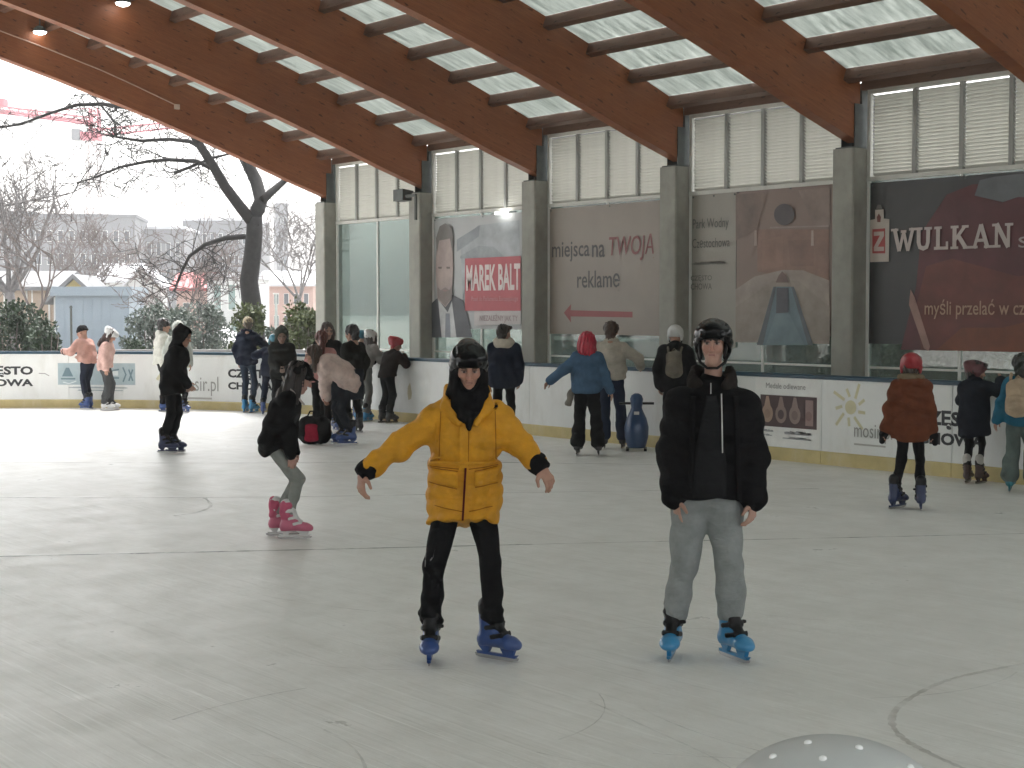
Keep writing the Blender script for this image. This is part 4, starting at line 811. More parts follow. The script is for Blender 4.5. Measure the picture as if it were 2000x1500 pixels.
# ---------------------------------------------------------------- people: implicit surfaces -> one smooth mesh per body / garment
def A3(*p): return np.array(p if len(p) == 3 else p[0], dtype=np.float64)
def unit(v): v = np.asarray(v, float); return v / (np.linalg.norm(v) + 1e-12)
class Field:
    def __init__(s, lo, hi, h):
        s.h = h; s.lo = np.asarray(lo, float); s.n = np.maximum(4, np.ceil((np.asarray(hi, float) - s.lo) / h).astype(int) + 1)
        s.f = np.full(tuple(s.n), 0.3, dtype=np.float32)
        s.ax = [(s.lo[k] + h * np.arange(s.n[k])).astype(np.float32) for k in range(3)]
    def block(s, lo, hi):
        a = np.clip(np.floor((lo - s.lo) / s.h).astype(int), 0, s.n - 1); b = np.clip(np.ceil((hi - s.lo) / s.h).astype(int) + 1, 1, s.n)
        if np.any(b <= a): return None
        sl = tuple(slice(int(i), int(j)) for i, j in zip(a, b))
        return sl, s.ax[0][sl[0]][:, None, None], s.ax[1][sl[1]][None, :, None], s.ax[2][sl[2]][None, None, :]
    def add(s, prim, k=0.02, sub=False):
        fn, lo, hi = prim; m = k + 2.5 * s.h + 0.01
        q = s.block(lo - m, hi + m)
        if q is None: return s
        sl, X, Y, Z = q; d = fn(X, Y, Z); g = s.f[sl]
        if sub: s.f[sl] = smax(g, -d, k)
        else: s.f[sl] = np.minimum(g, d) if k <= 0 else smin(g, d, k)
        return s
    def clip(s, pt, nrm, lo=None, hi=None, k=0.006):
        """cut away the side of the plane the normal points to (inside a box if given)"""
        q = s.block(np.asarray(lo if lo is not None else s.lo, float), np.asarray(hi if hi is not None else s.lo + s.h * s.n, float))
        if q is None: return s
        sl, X, Y, Z = q; n = unit(nrm); d = (X - pt[0]) * n[0] + (Y - pt[1]) * n[1] + (Z - pt[2]) * n[2]; s.f[sl] = smax(s.f[sl], d.astype(np.float32), k); return s
    def folds(s, amp, fr=18.0, seed=0, aniso=(1, 1, 1.6)):
        r = np.random.RandomState(seed); X, Y, Z = s.ax[0][:, None, None], s.ax[1][None, :, None], s.ax[2][None, None, :]; tot = 0
        for i in range(4):
            w = unit(r.normal(size=3) * np.array(aniso)) * fr * r.uniform(0.6, 1.5); w2 = unit(r.normal(size=3)) * fr * 0.4
            tot = tot + 1 - 2 * np.abs(np.sin(X * w[0] + Y * w[1] + Z * w[2] + 1.3 * np.sin(X * w2[0] + Y * w2[1] + Z * w2[2] + r.uniform(0, 6)) + r.uniform(0, 6)))
        s.f += (amp * 0.4 * tot).astype(np.float32); return s
    def mesh(s):
        f = s.f; nx, ny, nz = f.shape; ins = f < 0; c = np.zeros((nx - 1, ny - 1, nz - 1), dtype=np.int8)
        for dx in (0, 1):
            for dy in (0, 1):
                for dz in (0, 1): c += ins[dx:nx - 1 + dx, dy:ny - 1 + dy, dz:nz - 1 + dz]
        act = np.argwhere((c > 0) & (c < 8)); N = len(act)
        if N == 0: return np.zeros((0, 3)), np.zeros((0, 4), int)
        idx = np.full((nx - 1, ny - 1, nz - 1), -1, dtype=np.int64); idx[tuple(act.T)] = np.arange(N); P = np.zeros((N, 3)); C = np.zeros(N)
        for ax in range(3):
            o1, o2 = [k for k in range(3) if k != ax]
            for u in (0, 1):
                for v in (0, 1):
                    a = act.copy(); a[:, o1] += u; a[:, o2] += v; b = a.copy(); b[:, ax] += 1; fa = f[tuple(a.T)]; fb = f[tuple(b.T)]; m = (fa < 0) != (fb < 0)
                    t = np.where(m, fa / np.where(m, fa - fb, 1), 0); P[m, o1] += a[m, o1]; P[m, o2] += a[m, o2]; P[m, ax] += a[m, ax] + t[m]; C[m] += 1
        V = P / C[:, None] * s.h + s.lo; Q = []
        for ax in range(3):
            o1, o2 = (ax + 1) % 3, (ax + 2) % 3; sa = [slice(None)] * 3; sb = [slice(None)] * 3; sa[ax] = slice(0, -1); sb[ax] = slice(1, None)
            A, B = ins[tuple(sa)], ins[tuple(sb)]; e = np.argwhere(A != B); e = e[(e[:, o1] > 0) & (e[:, o2] > 0) & (e[:, o1] < f.shape[o1] - 1) & (e[:, o2] < f.shape[o2] - 1)]
            if len(e) == 0: continue
            def ix(d1, d2): q = e.copy(); q[:, o1] += d1; q[:, o2] += d2; return idx[tuple(q.T)]
            q = np.stack([ix(-1, -1), ix(0, -1), ix(0, 0), ix(-1, 0)], 1); fl = ~A[tuple(e.T)]; q[fl] = q[fl][:, ::-1]; q = q[(q >= 0).all(1)]; Q.append(q)
        return V, np.concatenate(Q)
def smin(a, b, k):
    h = np.clip(0.5 + 0.5 * (b - a) / k, 0, 1); return b + (a - b) * h - k * h * (1 - h)
def smax(a, b, k): return -smin(-a, -b, max(k, 1e-4))
def ec(a, b, r1, r2=None, side=(1, 0, 0), rib=None):
    """tapered limb between a and b with elliptic section (rx along side, ry across)"""
    a = A3(a); b = A3(b); r1 = (r1, r1) if np.isscalar(r1) else r1; r2 = r1 if r2 is None else ((r2, r2) if np.isscalar(r2) else r2)
    ab = b - a; L = np.linalg.norm(ab); ax = ab / (L + 1e-9); sd = A3(side); sd = sd - ax * (sd @ ax)
    if np.linalg.norm(sd) < 1e-3: sd = np.cross(ax, A3(0, 1, 0.2))
    sd = unit(sd); fd = np.cross(ax, sd)
    def fn(X, Y, Z):
        px, py, pz = X - a[0], Y - a[1], Z - a[2]; u = px * ax[0] + py * ax[1] + pz * ax[2]; t = np.clip(u / (L + 1e-9), 0, 1); va = u - t * L
        vs_ = px * sd[0] + py * sd[1] + pz * sd[2]; vf = px * fd[0] + py * fd[1] + pz * fd[2]; rx = r1[0] + (r2[0] - r1[0]) * t; ry = r1[1] + (r2[1] - r1[1]) * t
        if rib: q = 1 + rib[0] * (np.abs(np.sin(math.pi * (t * L * rib[1] + rib[2]))) - 0.6); rx = rx * q; ry = ry * q
        rm = np.minimum(rx, ry); return ((np.sqrt((vs_ / rx) ** 2 + (vf / ry) ** 2 + (va / rm) ** 2) - 1) * rm).astype(np.float32)
    m = max(max(r1), max(r2)) * 1.08; return fn, np.minimum(a, b) - m, np.maximum(a, b) + m
def ell(c, r, Rm=None):
    c = A3(c); r = A3(r) if not np.isscalar(r) else A3(r, r, r); Rm = np.eye(3) if Rm is None else np.asarray(Rm)
    def fn(X, Y, Z):
        px, py, pz = X - c[0], Y - c[1], Z - c[2]; q = 0
        for k in range(3): q = q + ((px * Rm[0, k] + py * Rm[1, k] + pz * Rm[2, k]) / r[k]) ** 2
        return ((np.sqrt(q) - 1) * r.min()).astype(np.float32)
    m = r.max(); return fn, c - m, c + m
def surf(prims, h, k=0.02, subs=(), clips=(), folds=None, pad=0.03):
    lo = np.min([p[1] for p in prims], 0) - pad; hi = np.max([p[2] for p in prims], 0) + pad; F = Field(lo, hi, h)
    for p in prims: F.add(p, k)
    if folds: F.folds(*folds)
    for p in subs: F.add(p, 0.006, True)
    for c in clips: F.clip(*c)
    return F.mesh()
def cat(*ms):
    V = []; Q = []; b = 0
    for v, q in ms: V.append(v); Q.append(q + b); b += len(v)
    return np.concatenate(V), np.concatenate(Q)
def rotm(ax, a): return np.array(Matrix.Rotation(a, 3, ax))
def ik(a, c, l1, l2, pole):
    a, c = A3(a), A3(c); d = c - a; D = np.linalg.norm(d)
    if D > (l1 + l2) * 0.999: c = a + d / D * (l1 + l2) * 0.999; d = c - a; D = np.linalg.norm(d)
    x = (l1 * l1 - l2 * l2 + D * D) / (2 * D); h = math.sqrt(max(0, l1 * l1 - x * x)); n = d / D; p = A3(pole); p = unit(p - n * (p @ n)); return a + n * x + p * h, c

# ---- head in its own frame: origin at head centre, face towards -Y, Z up, for a 0.235 m tall head
def head_mesh(h=0.0045, skin=(0.40, 0.235, 0.175), brow=(0.05, 0.035, 0.03), lips=(0.30, 0.13, 0.105), neck=None, eyes=True):
    P = [ell((0, 0.014, 0.03), (0.074, 0.094, 0.088)), ec((0, -0.018, 0.03), (0, -0.040, -0.070), (0.064, 0.070), (0.038, 0.048)), ec((0, -0.055, -0.085), (0, -0.062, -0.100), 0.022, 0.018),
         ec((-0.049, 0.0, -0.04), (-0.014, -0.06, -0.094), 0.018, 0.013), ec((0.049, 0.0, -0.04), (0.014, -0.06, -0.094), 0.018, 0.013), ec((0, 0.03, -0.05), (0, 0.035, -0.16), 0.052, 0.056)]
    lo = np.array([-0.12, -0.15, -0.2]); hi = np.array([0.12, 0.14, 0.14]); F = Field(lo, hi, h)
    for p in P: F.add(p, 0.03)
    F.add(ec((-0.040, -0.082, 0.026), (0.040, -0.082, 0.026), 0.011), 0.02)
    for s in (-1, 1):
        F.add(ell((s * 0.042, -0.064, -0.022), (0.022, 0.020, 0.020)), 0.03); F.add(ell((s * 0.032, -0.102, 0.004), (0.017, 0.016, 0.012)), 0.012, True); F.add(ell((s * 0.032, -0.078, 0.003), 0.0135), 0.003)
        F.add(ell((s * 0.077, 0.016, -0.008), (0.011, 0.020, 0.031)), 0.008)
    F.add(ec((0, -0.088, 0.014), (0, -0.112, -0.026), (0.009, 0.012), (0.013, 0.012)), 0.012)
    for s in (-1, 1): F.add(ell((s * 0.012, -0.100, -0.030), 0.0085), 0.006)
    F.add(ec((-0.018, -0.088, -0.053), (0.018, -0.088, -0.053), 0.0065), 0.006); F.add(ec((-0.016, -0.088, -0.063), (0.016, -0.088, -0.063), 0.0075), 0.006); F.add(ec((-0.024, -0.100, -0.058), (0.024, -0.100, -0.058), 0.0022), 0.003, True)
    V, Q = F.mesh(); col = np.tile(np.array(skin), (len(V), 1)); x, y, z = V[:, 0], V[:, 1], V[:, 2]; fr = y < -0.04
    def mask(m, c, a=1.0): col[m] = col[m] * (1 - a) + np.array(c) * a
    mask(fr & (np.abs(np.abs(x) - 0.04) < 0.022) & (np.abs(z + 0.028) < 0.02), (skin[0] * 1.12, skin[1] * 0.9, skin[2] * 0.88), 0.35)
    mask((y < -0.1) & (np.abs(x) < 0.018) & (z < -0.01) & (z > -0.04), (skin[0] * 1.1, skin[1] * 0.82, skin[2] * 0.8), 0.5)
    mask(fr & (np.abs(x) < 0.025) & (np.abs(z + 0.058) < 0.0085) & (np.abs(x) < 0.021) & (y < -0.08), lips, 0.5); mask(fr & (np.abs(x) < 0.021) & (np.abs(z + 0.058) < 0.0022) & (y < -0.075), (0.10, 0.04, 0.035), 0.8)
    for s in (-1, 1):
        e = fr & (np.abs(x - s * 0.032) < 0.0145) & (np.abs(z - 0.003) < 0.0065) & (y < -0.07); mask(e, (0.30, 0.25, 0.23), 0.8); mask(e & (np.abs(x - s * 0.032) < 0.0062), (0.03, 0.022, 0.018), 1.0)
        mask(fr & (np.abs(x - s * 0.032) < 0.017) & (np.abs(z - 0.0115) < 0.0028) & (y < -0.07), brow, 0.8); mask(fr & (np.abs(x - s * 0.034) < 0.019) & (np.abs(z - 0.0255 + 0.10 * np.abs(np.abs(x) - 0.034)) < 0.0052), brow, 0.9)
    return V, Q, col
def hand_mesh(w, d, n, side, curl=0.5, h=0.0048, sc=1.0, skin=(0.40, 0.235, 0.175)):
    """w wrist, d finger direction, n palm normal, side thumb direction"""
    d = unit(d); n = unit(A3(n) - d * (A3(n) @ d)); t = unit(np.cross(n, d)); t = t if t @ A3(side) > 0 else -t; w = A3(w); P = [ec(w - d * 0.03 * sc, w + d * 0.02 * sc, (0.029 * sc, 0.021 * sc), (0.032 * sc, 0.019 * sc), t), ec(w + d * 0.02 * sc, w + d * 0.078 * sc, (0.033 * sc, 0.018 * sc), (0.039 * sc, 0.0145 * sc), t)]
    lo = w - 0.23 * sc; hi = w + 0.23 * sc; F = Field(lo, hi, h)
    for p in P: F.add(p, 0.012)
    for i, (o, L) in enumerate(((0.030, 0.068), (0.010, 0.078), (-0.010, 0.072), (-0.029, 0.056))):
        a = w + d * (0.082 - 0.004 * abs(i - 1)) * sc + t * o * sc; dr = d + t * o * 1.2; c = curl * (0.8 + 0.12 * i)
        for j, q in enumerate((0.45, 0.32, 0.25)):
            c2 = c * (0.55 + 0.75 * j); dd = unit(d * math.cos(c2) + n * math.sin(c2) + t * o * 1.0); b = a + dd * L * q * sc; F.add(ec(a, b, (0.0092 - 0.0007 * j) * sc, (0.0086 - 0.0009 * j) * sc), 0.004); a = b
    a = w + d * 0.025 * sc + t * 0.030 * sc; b = a + unit(d * 0.72 + t * 0.75 + n * 0.35) * 0.042 * sc; c = b + unit(d * 0.95 + t * 0.2 + n * 0.45) * 0.034 * sc; F.add(ec(a, b, 0.014 * sc, 0.0105 * sc), 0.010); F.add(ec(b, c, 0.0105 * sc, 0.0085 * sc), 0.005)
    V, Q = F.mesh(); return V, Q, np.tile(np.array(skin), (len(V), 1))
def skin_material():
    m, t, b, o = newmat('skin'); a = t.nodes.new('ShaderNodeVertexColor'); a.layer_name = 'Col'; n = noise(t, coords(t), 45, 4, 0.6)
    mx = t.nodes.new('ShaderNodeMix'); mx.data_type = 'RGBA'; mx.blend_type = 'MULTIPLY'; mx.inputs[0].default_value = 0.5; t.links.new(a.outputs[0], mx.inputs[6]); t.links.new(ramp(t, n, [(0.3, (0.8, 0.74, 0.72)), (0.7, (1.0, 1.0, 1.0))]), mx.inputs[7])
    t.links.new(mx.outputs[2], b.inputs['Base Color']); b.inputs['Roughness'].default_value = 0.5; b.inputs['Subsurface Weight'].default_value = 0.08; b.inputs['Subsurface Radius'].default_value = (0.01, 0.004, 0.002); b.inputs['Specular IOR Level'].default_value = 0.35; return m
M['skin'] = skin_material()
def hair_material(col):
    m, t, b, o = newmat('hair'); n = noise(t, coords(t, (1, 1, 0.15)), 60, 4, 0.6); t.links.new(mixc(t, ramp(t, n, [(0.3, 0.0), (0.7, 1.0)]), tuple(c * 0.55 for c in col), tuple(min(1, c * 1.5) for c in col)), b.inputs['Base Color']); b.inputs['Roughness'].default_value = 0.42
    bumpn(t, b, noise(t, coords(t, (1, 1, 0.12)), 75, 4, 0.6), 0.5, 0.01); return m
HAIR = {}
def hairm(col):
    if col not in HAIR: HAIR[col] = hair_material(col)
    return HAIR[col]

# ---- shared skate: origin under the ankle on the ice, toe towards -Y
def skate_parts():
    B = [ec((0, 0.03, 0.125), (0, 0.040, 0.275), (0.044, 0.054), (0.046, 0.051)), ec((0, 0.045, 0.105), (0, -0.12, 0.098), (0.040, 0.038), (0.046, 0.036)), ec((0, -0.115, 0.10), (0, -0.155, 0.092), (0.047, 0.034), (0.038, 0.028)), ec((0, 0.02, 0.20), (0, -0.06, 0.125), (0.040, 0.04), (0.040, 0.035)), ell((0, 0.065, 0.10), (0.038, 0.036, 0.045))]
    boot = surf(B, 0.0065, 0.025, clips=[((0, 0, 0.275), (0, -0.15, 1)), ((0, 0, 0.068), (0, 0, -1))])
    T = [ec((-0.050, 0.01, 0.262), (0.050, 0.01, 0.262), (0.016, 0.018), side=(0, 0, 1))]
    strap = []
    for yy, zz, r in ((-0.012, 0.242, 0.052), (-0.035, 0.185, 0.048), (-0.075, 0.140, 0.050)):
        for s in (-1, 1): strap.append(ec((s * r, yy + 0.055, zz - 0.01), (s * r * 0.75, yy - 0.008, zz + 0.004), (0.014, 0.007), side=(0, 0, 1)))
        strap.append(ec((-r * 0.75, yy - 0.008, zz + 0.004), (r * 0.75, yy - 0.008, zz + 0.004), (0.014, 0.007), side=(0, 0, 1)))
    strap.append(ec((0, 0.0, 0.295), (0, -0.032, 0.19), (0.040, 0.022), (0.036, 0.022))); strap.append(ec((0, -0.030, 0.19), (0, -0.085, 0.138), (0.034, 0.020), (0.028, 0.012))); strap.append(ec((0, 0.036, 0.262), (0, 0.038, 0.292), (0.050, 0.056), (0.050, 0.056)))
    for zz in (0.195,): strap.append(ec((0.046, -0.02, zz), (0.064, -0.022, zz), 0.011))
    strap.append(ec((0, 0, 0.28), (0, 0, 0.281), 0.01)); strap.append(ec((-0.04, 0.03, 0.278), (0.04, 0.03, 0.278), (0.03, 0.012), side=(0, 1, 0)))
    st = surf(strap, 0.0062, 0.006); hm = MB()
    hm.prism([(-0.012, 0.10, 0.072), (-0.012, 0.06, 0.034), (-0.012, 0.03, 0.034), (-0.012, 0.01, 0.072)], (0.024, 0, 0)).prism([(-0.012, -0.05, 0.072), (-0.012, -0.075, 0.034), (-0.012, -0.135, 0.034), (-0.012, -0.150, 0.072)], (0.024, 0, 0)).prism([(-0.010, 0.11, 0.036), (-0.010, 0.105, 0.022), (-0.010, -0.15, 0.022), (-0.010, -0.165, 0.040), (-0.010, -0.14, 0.036)], (0.020, 0, 0))
    bm = MB().prism([(-0.0025, 0.125, 0.022), (-0.0025, 0.118, 0.006), (-0.0025, 0.09, 0.0), (-0.0025, -0.12, 0.0), (-0.0025, -0.165, 0.010), (-0.0025, -0.172, 0.024)], (0.005, 0, 0))
    return mesh_np('boot', *boot), mesh_np('strap', *st), hm.mesh('holder'), bm.mesh('blade')
SK = skate_parts()
M['blade'] = mk('blade_steel', (0.5, 0.5, 0.5), 0.25, 0.1, 5, 0, metal=0.9); M['black_pl'] = gloss('black_plastic', (0.006, 0.006, 0.007), 0.4, 0.0, spec=0.25)
# ---- shared helmet (head frame, metres) with ridge, brow rim, ear covers and vent slots
def helmet_parts(h=0.006):
    P = [ell((0, 0.016, 0.045), (0.100, 0.122, 0.108)), ec((0, -0.07, 0.075), (0, 0.10, 0.085), (0.055, 0.064), (0.06, 0.06))]
    P += [ec((s * 0.088, 0.02, 0.0), (s * 0.082, 0.025, -0.055), (0.016, 0.040), (0.014, 0.028)) for s in (-1, 1)]
    subs = [ell((0, 0.012, 0.028), (0.086, 0.107, 0.092)), ec((0, -0.16, -0.035), (0, -0.05, -0.035), (0.080, 0.072), side=(1, 0, 0)), ec((0, 0, -0.10), (0, 0.02, 0.0), (0.074, 0.09))]
    for s in (-1, 1):
        for x, y0, y1, zz in ((0.035, -0.07, -0.02, 0.150), (0.035, 0.02, 0.08, 0.156), (0.072, -0.05, 0.02, 0.118)): subs.append(ec((s * x, y0, zz - 0.01 + 0.0), (s * x, y1, zz), (0.009, 0.012)))
    F = Field((-0.15, -0.17, -0.12), (0.15, 0.18, 0.19), h)
    for p in P: F.add(p, 0.02)
    F.add(ec((-0.055, -0.095, 0.052), (0.055, -0.095, 0.052), (0.014, 0.010), side=(0, 1, 0)), 0.012)
    for p in subs: F.add(p, 0.004, True)
    F.clip((0, 0.14, -0.055), (0, 0.3, -1)); F.clip((0, 0, -0.085), (0, 0, -1))
    return mesh_np('helmet', *F.mesh())
HEL = helmet_parts()
strap_h = MB().tube([(-0.083, 0.01, -0.06), (-0.064, -0.03, -0.115), (-0.026, -0.050, -0.150), (0.026, -0.050, -0.150), (0.064, -0.03, -0.115), (0.083, 0.01, -0.06)], 0.009, 6).mesh('chin_strap', True)
def inside(p, gap=0.34):
    """keep a skater on the ice: slide along the sight line until clear of the boards"""
    p = A3(p)
    for _ in range(400):
        bad = p[1] > ICE_Y1 - gap or (p[0] < CXc and p[1] > CYc and math.hypot(p[0] - CXc, p[1] - CYc) > CR - gap)
        if not bad: break
        p = p * 0.998
    return p
class Person:
    """local frame: face towards -Y, X to the wearer's left, Z up from the ice; side 0 = X-, side 1 = X+"""
    def __init__(s, label, px=None, loc=None, yaw=0, h=1.7, lean=0, roll=0, crouch=0.0, feet=((-0.11, 0, -8), (0.11, 0, 8)), hands=(None, None), head=(0, 0), hs=1.0, hip=(0, 0), skin=(0.40, 0.235, 0.175), ov=None, vox=0.016, group=None, elb=None, low=0.5, hy=0.0):
        s.L = ground(*px) if px is not None else A3(loc); s.L = inside(s.L); s.L[2] = 0.0; t = unit(A3(-s.L[0], -s.L[1], 0)); r = A3(-t[1], t[0], 0); y = R(yaw); s.yaw = y; f = math.cos(y) * t + math.sin(y) * r
        s.root = tag(empty('person', tuple(s.L), math.atan2(f[0], -f[1])), label, 'person', group); s.vox = vox; s.sc = k = h / 1.75; s.hs = hs; s.skin = skin; s.lean = R(lean)
        ov = ov or {}; g = lambda n, d: A3(ov[n]) if n in ov else d
        s.hipc = g('hip', A3(hip[0], hip[1], 0.16 + 0.835 * k - crouch)); u1 = unit(A3(math.sin(R(roll * low)), -math.sin(R(lean * low)), math.cos(R(lean * low)))); u2 = unit(A3(math.sin(R(roll)), -math.sin(R(lean)), math.cos(R(lean))))
        s.u = u2; s.waist = g('waist', s.hipc + u1 * 0.17 * k); s.chest = g('chest', s.waist + u2 * 0.21 * k); s.neck = g('neck', s.chest + u2 * 0.155 * k)
        s.side = unit(np.cross(A3(0, -1, 0), u2)); s.side = s.side if s.side[0] > 0 else -s.side; s.fwd = np.cross(u2, s.side); s.fwd = s.fwd if s.fwd[1] < 0 else -s.fwd
        s.sh = []; s.el = []; s.wr = []; s.hj = []; s.kn = []; s.an = []; s.feet = feet
        for i, q in enumerate((-1, 1)):
            sh = g('sh%d' % i, s.neck - u2 * 0.055 * k + s.side * q * 0.160 * k); tg = hands[i]
            if tg is None: tg = sh + A3(q * 0.07, -0.05, -0.50) * k
            elif tg[0] == 'v': tg = s.v(*tg[1:])
            pole = A3(q * 0.5, 0.9, -0.3) if not elb else A3(elb[i]); el, wr = ik(sh, tg, 0.285 * k, 0.255 * k, pole); s.sh.append(sh); s.el.append(g('el%d' % i, el)); s.wr.append(g('wr%d' % i, wr))
            hj = s.hipc + A3(q * 0.088 * k, 0, -0.01); an = A3(feet[i][0], feet[i][1], 0.165); a = R(feet[i][2]); kn, an = ik(hj, an, 0.425 * k, 0.415 * k, A3(math.sin(a) * 0.5, -1, 0.1)); s.hj.append(hj); s.kn.append(g('kn%d' % i, kn)); s.an.append(A3(feet[i][0], feet[i][1], 0.165))
        hp = R(lean * 0.45 + head[0]); s.HR = rotm('Z', R(head[1])) @ rotm('X', hp); s.hc = g('head', s.neck + unit(u2 + A3(0, -math.sin(hp) * 0.5, 0.3)) * (0.125 * k + 0.035)); s.made = False
    def v(s, vx, vd, z): c, q = math.cos(s.yaw), math.sin(s.yaw); return A3(vx * c + vd * q, -(vx * q - vd * c), z)
    def H(s, *p): return s.hc + s.HR @ (A3(*p) * s.hs)
    def part(s, name, VQ, mat, label=None, parent=None):
        o = obj(name, mesh_np(name, *VQ[:2], True, VQ[2] if len(VQ) > 2 else None), mat, parent or s.root)
        if label: o['label'] = label
        return o
    def body(s, fine=False, slim=(1, 1, 1), curl=(0.5, 0.5), brow=(0.05, 0.035, 0.03), hands=True, palm=(None, None), lips=(0.36, 0.15, 0.125), hdir=(None, None)):
        k = s.sc; P = [ec(s.hipc, s.waist, (0.10 * k, 0.075 * k), (0.09 * k, 0.07 * k)), ec(s.waist, s.chest, (0.09 * k, 0.07 * k), (0.11 * k, 0.08 * k)), ec(s.chest, s.neck - s.u * 0.05, (0.11 * k, 0.08 * k), 0.05 * k), ec(s.neck - s.u * 0.06, s.H(0, 0.03, -0.12), 0.05 * s.hs)]
        for i in (0, 1): P += [ec(s.chest + (s.sh[i] - s.chest) * 0.4, s.sh[i], 0.045 * k), ec(s.sh[i], s.el[i], 0.040 * k, 0.033 * k), ec(s.el[i], s.wr[i], 0.033 * k, 0.026 * k), ec(s.hj[i], s.kn[i], 0.06 * k, 0.045 * k), ec(s.kn[i], s.an[i], 0.045 * k, 0.034 * k)]
        V, Q = surf(P, 0.02, 0.03); C = np.tile(np.array(s.skin), (len(V), 1)); hv, hq, hcol = head_mesh(0.0045 if fine else 0.007, s.skin, brow, lips); hv = (hv * s.hs * np.array(slim)) @ s.HR.T + s.hc; ms = [(V, Q), (hv, hq)]; cs = [C, hcol]
        for i in (0, 1):
            if not hands: break
            d = unit(s.wr[i] - s.el[i]) if hdir[i] is None else unit(A3(hdir[i])); q = (1, -1)[i]; n = A3(q * 0.8, 0.35, 0) if palm[i] is None else A3(palm[i])
            v, f_, c = hand_mesh(s.wr[i], d, n, (q * 0.2, -1, 0.1), curl[i], 0.0048 if fine else 0.0075, max(0.75, k) * (1.0 if fine else 1.05), s.skin); ms.append((v, f_)); cs.append(c)
        V, Q = cat(*ms); s.part('body', (V, Q, np.concatenate(cs)), M['skin'])
    def jacket(s, mat, hem=0.12, puff=0.03, sl=0.012, flare=0.0, quilt=None, hood=None, collar=0.0, fold=0.010, name='jacket', cuffm=None, vox=None, sleeve=1.0, boxy=0.0, label=None, fr=18, hemr=None, aq=None, trap=0.0):
        k = s.sc; h = vox or s.vox; rb = None if not quilt else (quilt[0], quilt[1], 0.2); ra = rb if not aq else (aq[0], aq[1], 0.2); sd = s.side; down = unit((s.kn[0] + s.kn[1]) / 2 - s.hipc); hc = s.hipc + down * hem
        rp = (0.165 * k + puff, 0.115 * k + puff); rw = ((0.150 + boxy) * k + puff, 0.105 * k + puff); rc = (0.165 * k + puff, 0.118 * k + puff); rs = (0.105 * k + puff * 0.5, 0.068 * k + puff * 0.5); rh = (rp[0] + flare, rp[1] + flare * 0.8) if hemr is None else hemr
        T = [ec(hc + down * 0.05, s.hipc, rh, rp, sd, rb), ec(s.hipc, s.waist, rp, rw, sd, rb), ec(s.waist, s.chest, rw, rc, sd, rb), ec(s.chest, s.neck - s.u * 0.075 * k, rc, rs, sd, rb), ec(s.sh[0] - s.u * 0.02, s.sh[1] - s.u * 0.02, 0.046 * k + puff * 0.4)] + [ec(s.neck - s.u * (0.015 - trap * 0.6), s.sh[i] - s.u * 0.005, 0.050 * k + puff * 0.15 + trap, 0.040 * k + puff * 0.4 + trap * 0.2) for i in (0, 1)]
        arms = []
        for i in (0, 1):
            w = s.el[i] + (s.wr[i] - s.el[i]) * sleeve; arms += [ec(s.sh[i] - s.u * 0.012, s.el[i], 0.049 * k + puff * 0.55 + sl, 0.043 * k + puff * 0.5 + sl, sd, ra), ec(s.el[i], w, 0.043 * k + puff * 0.5 + sl, 0.035 * k + puff * 0.42 + sl, sd, ra)]
        allp = T + arms; lo = np.min([p[1] for p in allp], 0) - 0.05; hi = np.max([p[2] for p in allp], 0) + 0.06; F = Field(lo, hi, h)
        for p in T: F.add(p, 0.05)
        F.clip(hc, down, hc - 0.40, hc + 0.40, 0.012)
        for p in arms: F.add(p, 0.04)
        if cuffm and sleeve < 0.9:
            for i in (0, 1): w = s.el[i] + (s.wr[i] - s.el[i]) * sleeve; F.clip(w + unit(s.wr[i] - s.el[i]) * 0.015, s.wr[i] - s.el[i], w - 0.11, w + 0.11)
        if collar:
            a0 = s.neck + s.u * 0.0; n = 12; rr = 0.062 * k + 0.012
            for j in range(n):
                q1, q2 = 2 * math.pi * j / n, 2 * math.pi * (j + 1) / n; pt = lambda q: a0 + sd * math.cos(q) * rr * 1.15 + s.fwd * (math.sin(q) * rr * 1.1 - 0.0) + s.u * (0.025 - 0.03 * math.sin(q)); F.add(ec(pt(q1), pt(q2), (0.022, collar), side=np.cross(sd, s.fwd)), 0.012)
        if hood == 'down':
            bk = s.neck - s.fwd * 0.085 * k - s.u * 0.02; F.add(ell(bk, (0.115 * k, 0.065 * k, 0.095 * k), np.stack([sd, s.fwd, s.u], 1)), 0.03)
            for q in (-1, 1): F.add(ec(bk + sd * q * 0.09 * k + s.u * 0.03, s.neck + s.fwd * 0.06 * k + sd * q * 0.075 * k - s.u * 0.03, 0.034 * k, 0.028 * k), 0.025)
        if fold: F.folds(fold, fr, int(abs(s.L[0] * 97)) % 1000)
        s.jmesh = F.mesh(); o = s.part(name, s.jmesh, mat, label)
        if cuffm:
            for i in (0, 1):
                d = unit(s.wr[i] - s.el[i]); q = s.el[i] + (s.wr[i] - s.el[i]) * min(sleeve, 0.9); s.part('cuff', surf([ec(q, s.wr[i] + d * 0.012, 0.037 * k + puff * 0.45 + sl + 0.003, 0.033 * k + puff * 0.3 + sl)], 0.007, 0.01, clips=[(s.wr[i] + d * 0.022, d)], folds=(0.004, 60, 2)), cuffm)
        return o
